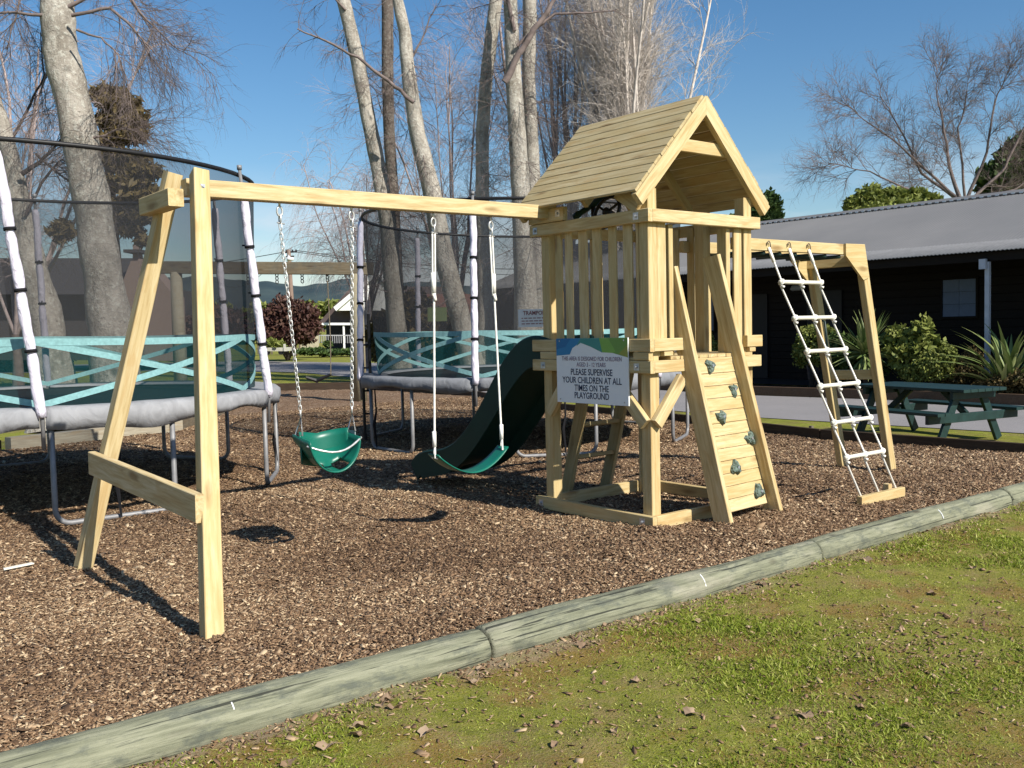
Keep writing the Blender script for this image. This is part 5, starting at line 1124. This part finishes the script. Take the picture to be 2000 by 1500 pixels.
for x in (673, 742, 800, 860): quadm('verandah_post', [hp_(x-1.6, 684, -.4), hp_(x+1.6, 684, -.4), hp_(x+1.6, 635, -.4), hp_(x-1.6, 635, -.4)], m_hwhite, fx*.15, WH)
quadm('railing_top', [hp_(624, 656, -.4), hp_(760, 656, -.4), hp_(760, 654, -.4), hp_(624, 654, -.4)], plain('grey railing', (.35, .35, .37)), fx*.1, WH)
b = MB()
for x in np.arange(625, 760, 4.2): b.prism([hp_(x, 670, -.4), hp_(x+1.1, 670, -.4), hp_(x+1.1, 656, -.4), hp_(x, 656, -.4)], fx*.06)
tag(b.build('balusters', plain('grey railing bars', (.33, .33, .35)), WH), kind='stuff')
# brick house seen through the near net
o_, ax, fx = face_frame(170, 42); S_ = 42/FPX
def hp2(x, y, dd=0): p = o_+ax*((x-170)*S_)+fx*dd; p.z = at(x, y, 42).z; return p
BH = thing('brick_house', 'dark roofed house with pinkish brick chimney wall seen through the near trampoline net', 'house', o_)
m_brick = plain('pinkish brick', (.23, .17, .145), .85, scale=30); m_bh = plain('dark house wall', (.05, .045, .045), .8)
quadm('wall', [hp2(-120, 705, 1), hp2(300, 705, 1), hp2(300, 560, 1), hp2(-120, 560, 1)], m_bh, fx*6, BH)
quadm('roof', [hp2(-140, 575), hp2(250, 575), hp2(235, 495, 3), hp2(-100, 495, 3)], plain('dark tile roof', (.045, .042, .042), .8), fx*.5, BH)
ch = quadm('chimney', [hp2(240, 705), hp2(345, 705), hp2(345, 580), hp2(290, 510), hp2(262, 510), hp2(240, 560)], m_brick, fx*1.2, BH)
quadm('chimney_cap', [hp2(250, 494, -.1), hp2(284, 494, -.1), hp2(284, 488, -.1), hp2(250, 488, -.1)], m_bh, fx*1.2, BH); quadm('chimney_pot', [hp2(262, 510, .2), hp2(275, 510, .2), hp2(272, 478, .2), hp2(264, 478, .2)], m_brick, fx*.5, BH)
# house through the far net
o_, ax, fx = face_frame(880, 60); S_ = 60/FPX
def hp3(x, y, dd=0): p = o_+ax*((x-880)*S_)+fx*dd; p.z = at(x, y, 60).z; return p
RH = thing('red_roof_house', 'low house with reddish brown roof seen through the far trampoline net', 'house', o_)
quadm('wall', [hp3(780, 692, 1), hp3(965, 692, 1), hp3(965, 640, 1), hp3(780, 640, 1)], plain('cream wall', (.30, .28, .22), .8), fx*4, RH)
quadm('roof', [hp3(770, 642), hp3(970, 642), hp3(950, 572, 2), hp3(800, 572, 2)], plain('rust brown roof', (.13, .06, .045), .8), fx*.4, RH)
# fence panel left of the house
o_, ax, fx = face_frame(600, 66); S_ = 66/FPX
def hp4(x, y, dd=0): p = o_+ax*((x-600)*S_)+fx*dd; p.z = at(x, y, 66).z; return p
FN = thing('cream_fence', 'low cream boarded fence right of the maroon bush', 'fence', o_)
for i in range(4): quadm('fence_panel', [hp4(584+i*9.5, 688), hp4(593+i*9.5, 688), hp4(593+i*9.5, 656), hp4(584+i*9.5, 656)], plain('cream paint', (.42, .38, .27), .8), fx*.15, FN)
FN2 = thing('rail_fence', 'pale post and rail fence between the maroon bush and the driveway', 'fence', hp4(520, 690))
for y_ in (664, 680): quadm('rail', [hp4(500, y_+3), hp4(586, y_+3), hp4(586, y_), hp4(500, y_)], plain('weathered rail', (.40, .36, .28), .8), fx*.1, FN2)
for x_ in (502, 528, 556, 583): quadm('fence_post', [hp4(x_, 692, -.1), hp4(x_+3, 692, -.1), hp4(x_+3, 660, -.1), hp4(x_, 660, -.1)], m_oldwood, fx*.15, FN2)
# cart under the bush
o_, ax, fx = face_frame(533, 48); S_ = 48/FPX
def hp5(x, y, dd=0): p = o_+ax*((x-533)*S_)+fx*dd; p.z = at(x, y, 48).z; return p
CT = thing('garden_trailer', 'small trailer heaped with yellowish prunings under the maroon bush', 'trailer', o_)
quadm('trailer_bed', [hp5(510, 686), hp5(558, 686), hp5(558, 679), hp5(510, 679)], plain('pale trailer side', (.45, .44, .36), .7), fx*1.2, CT)
for x_ in (512, 553): quadm('side_post', [hp5(x_, 686, -.05), hp5(x_+4, 686, -.05), hp5(x_+4, 672, -.05), hp5(x_, 672, -.05)], plain('pale trailer post', (.5, .49, .42), .7), fx*.1, CT)
b = MB()
for s in (-1, 1): c0 = hp5(533, 688, .6)+ax*s*.35; b.tube([c0-fx*.55, c0-fx*.4], .14, 12)
b.build('wheel', m_black, CT)
V, F, tn = leaf_cloud(1500, [blob_px(533, 674, 48.6, 22, 9), blob_px(528, 668, 48.6, 12, 7)], .1, 88); link('prunings', np_mesh('prunings', V-np.array(o_), F, m_yellow, tn), CT, Matrix.Translation(o_))
# utility pole and wires
o_, ax, fx = face_frame(573, 62); S_ = 62/FPX
def hp6(x, y, dd=0): p = o_+ax*((x-573)*S_)+fx*dd; p.z = at(x, y, 62).z; return p
UPl = thing('utility_pole', 'wooden utility pole with street light and wires behind the maroon bush', 'utility pole', o_)
b = MB(); b.tube([hp6(574, 695), hp6(572, 600), hp6(570, 488)], [.17, .15, .12], 10); b.build('pole', plain('pole timber', (.20, .14, .11), .85), UPl, True)
b = MB(); b.tube([hp6(556, 494), hp6(586, 492)], .06, 6); b.tube([hp6(562, 502), hp6(580, 501)], .05, 6)
for x_ in (558, 565, 577, 584): b.tube([hp6(x_, 494), hp6(x_, 488)], .05, 6)
b.build('cross_arm', m_black, UPl); b = MB(); b.tube([hp6(571, 500, -.3), hp6(576, 506, -.8)], .05, 6); b.tube([hp6(572, 508, -.8), hp6(584, 508, -.8)], [.16, .10], 8); b.build('street_lamp', m_white, UPl, True)
for (xa, ya, xb, yb_, dd) in ((585, 490, 1400, 520, -10), (560, 491, 250, 530, 20), (585, 493, 1400, 470, 30), (560, 493, 100, 500, -5)):
    a, c_ = hp6(xa, ya), hp6(xb, yb_, dd); b = MB(); b.tube([a.lerp(c_, u)-Vector((0, 0, 1.0*math.sin(u*PI))) for u in np.linspace(0, 1, 16)], .022, 4); b.build('wire', m_black, UPl)

# ------------------------------------------------------------------ small things on the ground
b = MB(); b.prism([(-3.66, 2.02, .002), (-3.48, 2.06, .002), (-3.49, 2.085, .004), (-3.66, 2.045, .004)], (0, 0, .008)); tag(b.build('wood_splinter', m_rung), 'long white splinter of wood on the bark at the left edge', 'splinter')
def dry_leaf(seed):
    r2 = random.Random(seed); n = 14; vv = [(0, 0, .003)]
    for i in range(n):
        a = 2*PI*i/n; r = .034*(1+.35*math.cos(a*5)*(.7)+r2.uniform(-.12, .12))*(1.25 if abs(a-PI) > 2.4 else 1); vv.append((r*math.cos(a), r*math.sin(a)*.8, .006+.012*math.sin(a*2+seed)+r2.uniform(0, .010)))
    m = len(vv); vv += [(p[0], p[1], p[2]+.0012) for p in vv]; b = MB(); b.add(vv, [(0, 1+(i+1) % n, 1+i) for i in range(n)]+[(m, m+1+i, m+1+(i+1) % n) for i in range(n)]+[(1+i, 1+(i+1) % n, m+1+(i+1) % n, m+1+i) for i in range(n)])
    b.tube([(-.03, 0, .008), (-.06, .006, .004)], .0012, 4); me = b.mesh('fallen_leaf', m_leaf); a = me.attributes.new('tone', 'FLOAT', 'POINT'); a.data.foreach_set('value', np.clip(np.full(len(me.vertices), .35+.5*r2.random())+rng.normal(0, .08, len(me.vertices)), 0, 1).astype(np.float32)); return me
protos = [dry_leaf(i) for i in range(6)]
spots = [(938, 1305), (755, 1372), (770, 1388), (745, 1382), (700, 1425), (695, 1442), (832, 1440), (1185, 1222), (1140, 1262), (1370, 1218), (1300, 1130), (1488, 1140), (1690, 1095), (1572, 1400), (1682, 1382), (1590, 1105), (1095, 1412), (1085, 1455), (920, 1330), (1900, 1110), (1820, 1160), (640, 1460), (1200, 1430), (1770, 1420), (1460, 1230), (1240, 1330), (560, 1490), (1350, 1400)]
LEAFL = ['dry leaf on the soil just below the left log joint', 'top leaf of the huddled group below the middle log', 'right leaf of the huddled group below the middle log', 'left leaf of the huddled group below the middle log',
 'brown leaf left of the huddled group, near the log', 'brown leaf lowest left of the huddled group', 'broad upturned leaf on the moss below the huddled group', 'orange brown leaf touching the log right of its first joint', 'pale leaf on the soil just below the orange brown leaf',
 'pale leaf just below the log opposite the climbing wall', 'small leaf in the grass below the log with the staple', 'flat leaf in the grass under the second log joint', 'dark leaf beside the log under the rope ladder', 'tan leaf on the worn brown patch', 'dark leaf at the right of the worn brown patch', 'small leaf touching the second log joint',
 'pale leaf low on the lawn in the centre foreground', 'pale leaf at the bottom edge in the centre foreground', 'leaf close to the log just under its first joint', 'leaf on the sunny grass at the far right near the log', 'leaf on the sunny grass left of the far right one', 'curled leaf at the bottom edge left of centre', 'small brown leaf in mid lawn below the orange one', 'leaf at the right beside the dark green tuft',
 'lone leaf in mid lawn below the log with the staple', 'lone leaf in the middle of the mossy patch', 'leaf at the very bottom, leftmost of all on the lawn', 'lone leaf between worn patch and mossy patch']
for i, (x, y) in enumerate(spots):
    p = ground_at(x, y, -.02); s = rnd.uniform(.5, .88); mw = Matrix.Translation((p.x, p.y, float(lawn_height(np.array(p.x), np.array(p.y)))+.006)) @ Matrix.Rotation(rnd.uniform(0, 6.3), 4, 'Z') @ Matrix.Rotation(rnd.uniform(-.35, .35), 4, 'X') @ Matrix.Scale(s, 4)
    lf = link('fallen_leaf', protos[i % 6], None, mw); tag(lf, LEAFL[i], 'leaf', 'dry leaves on the lawn')
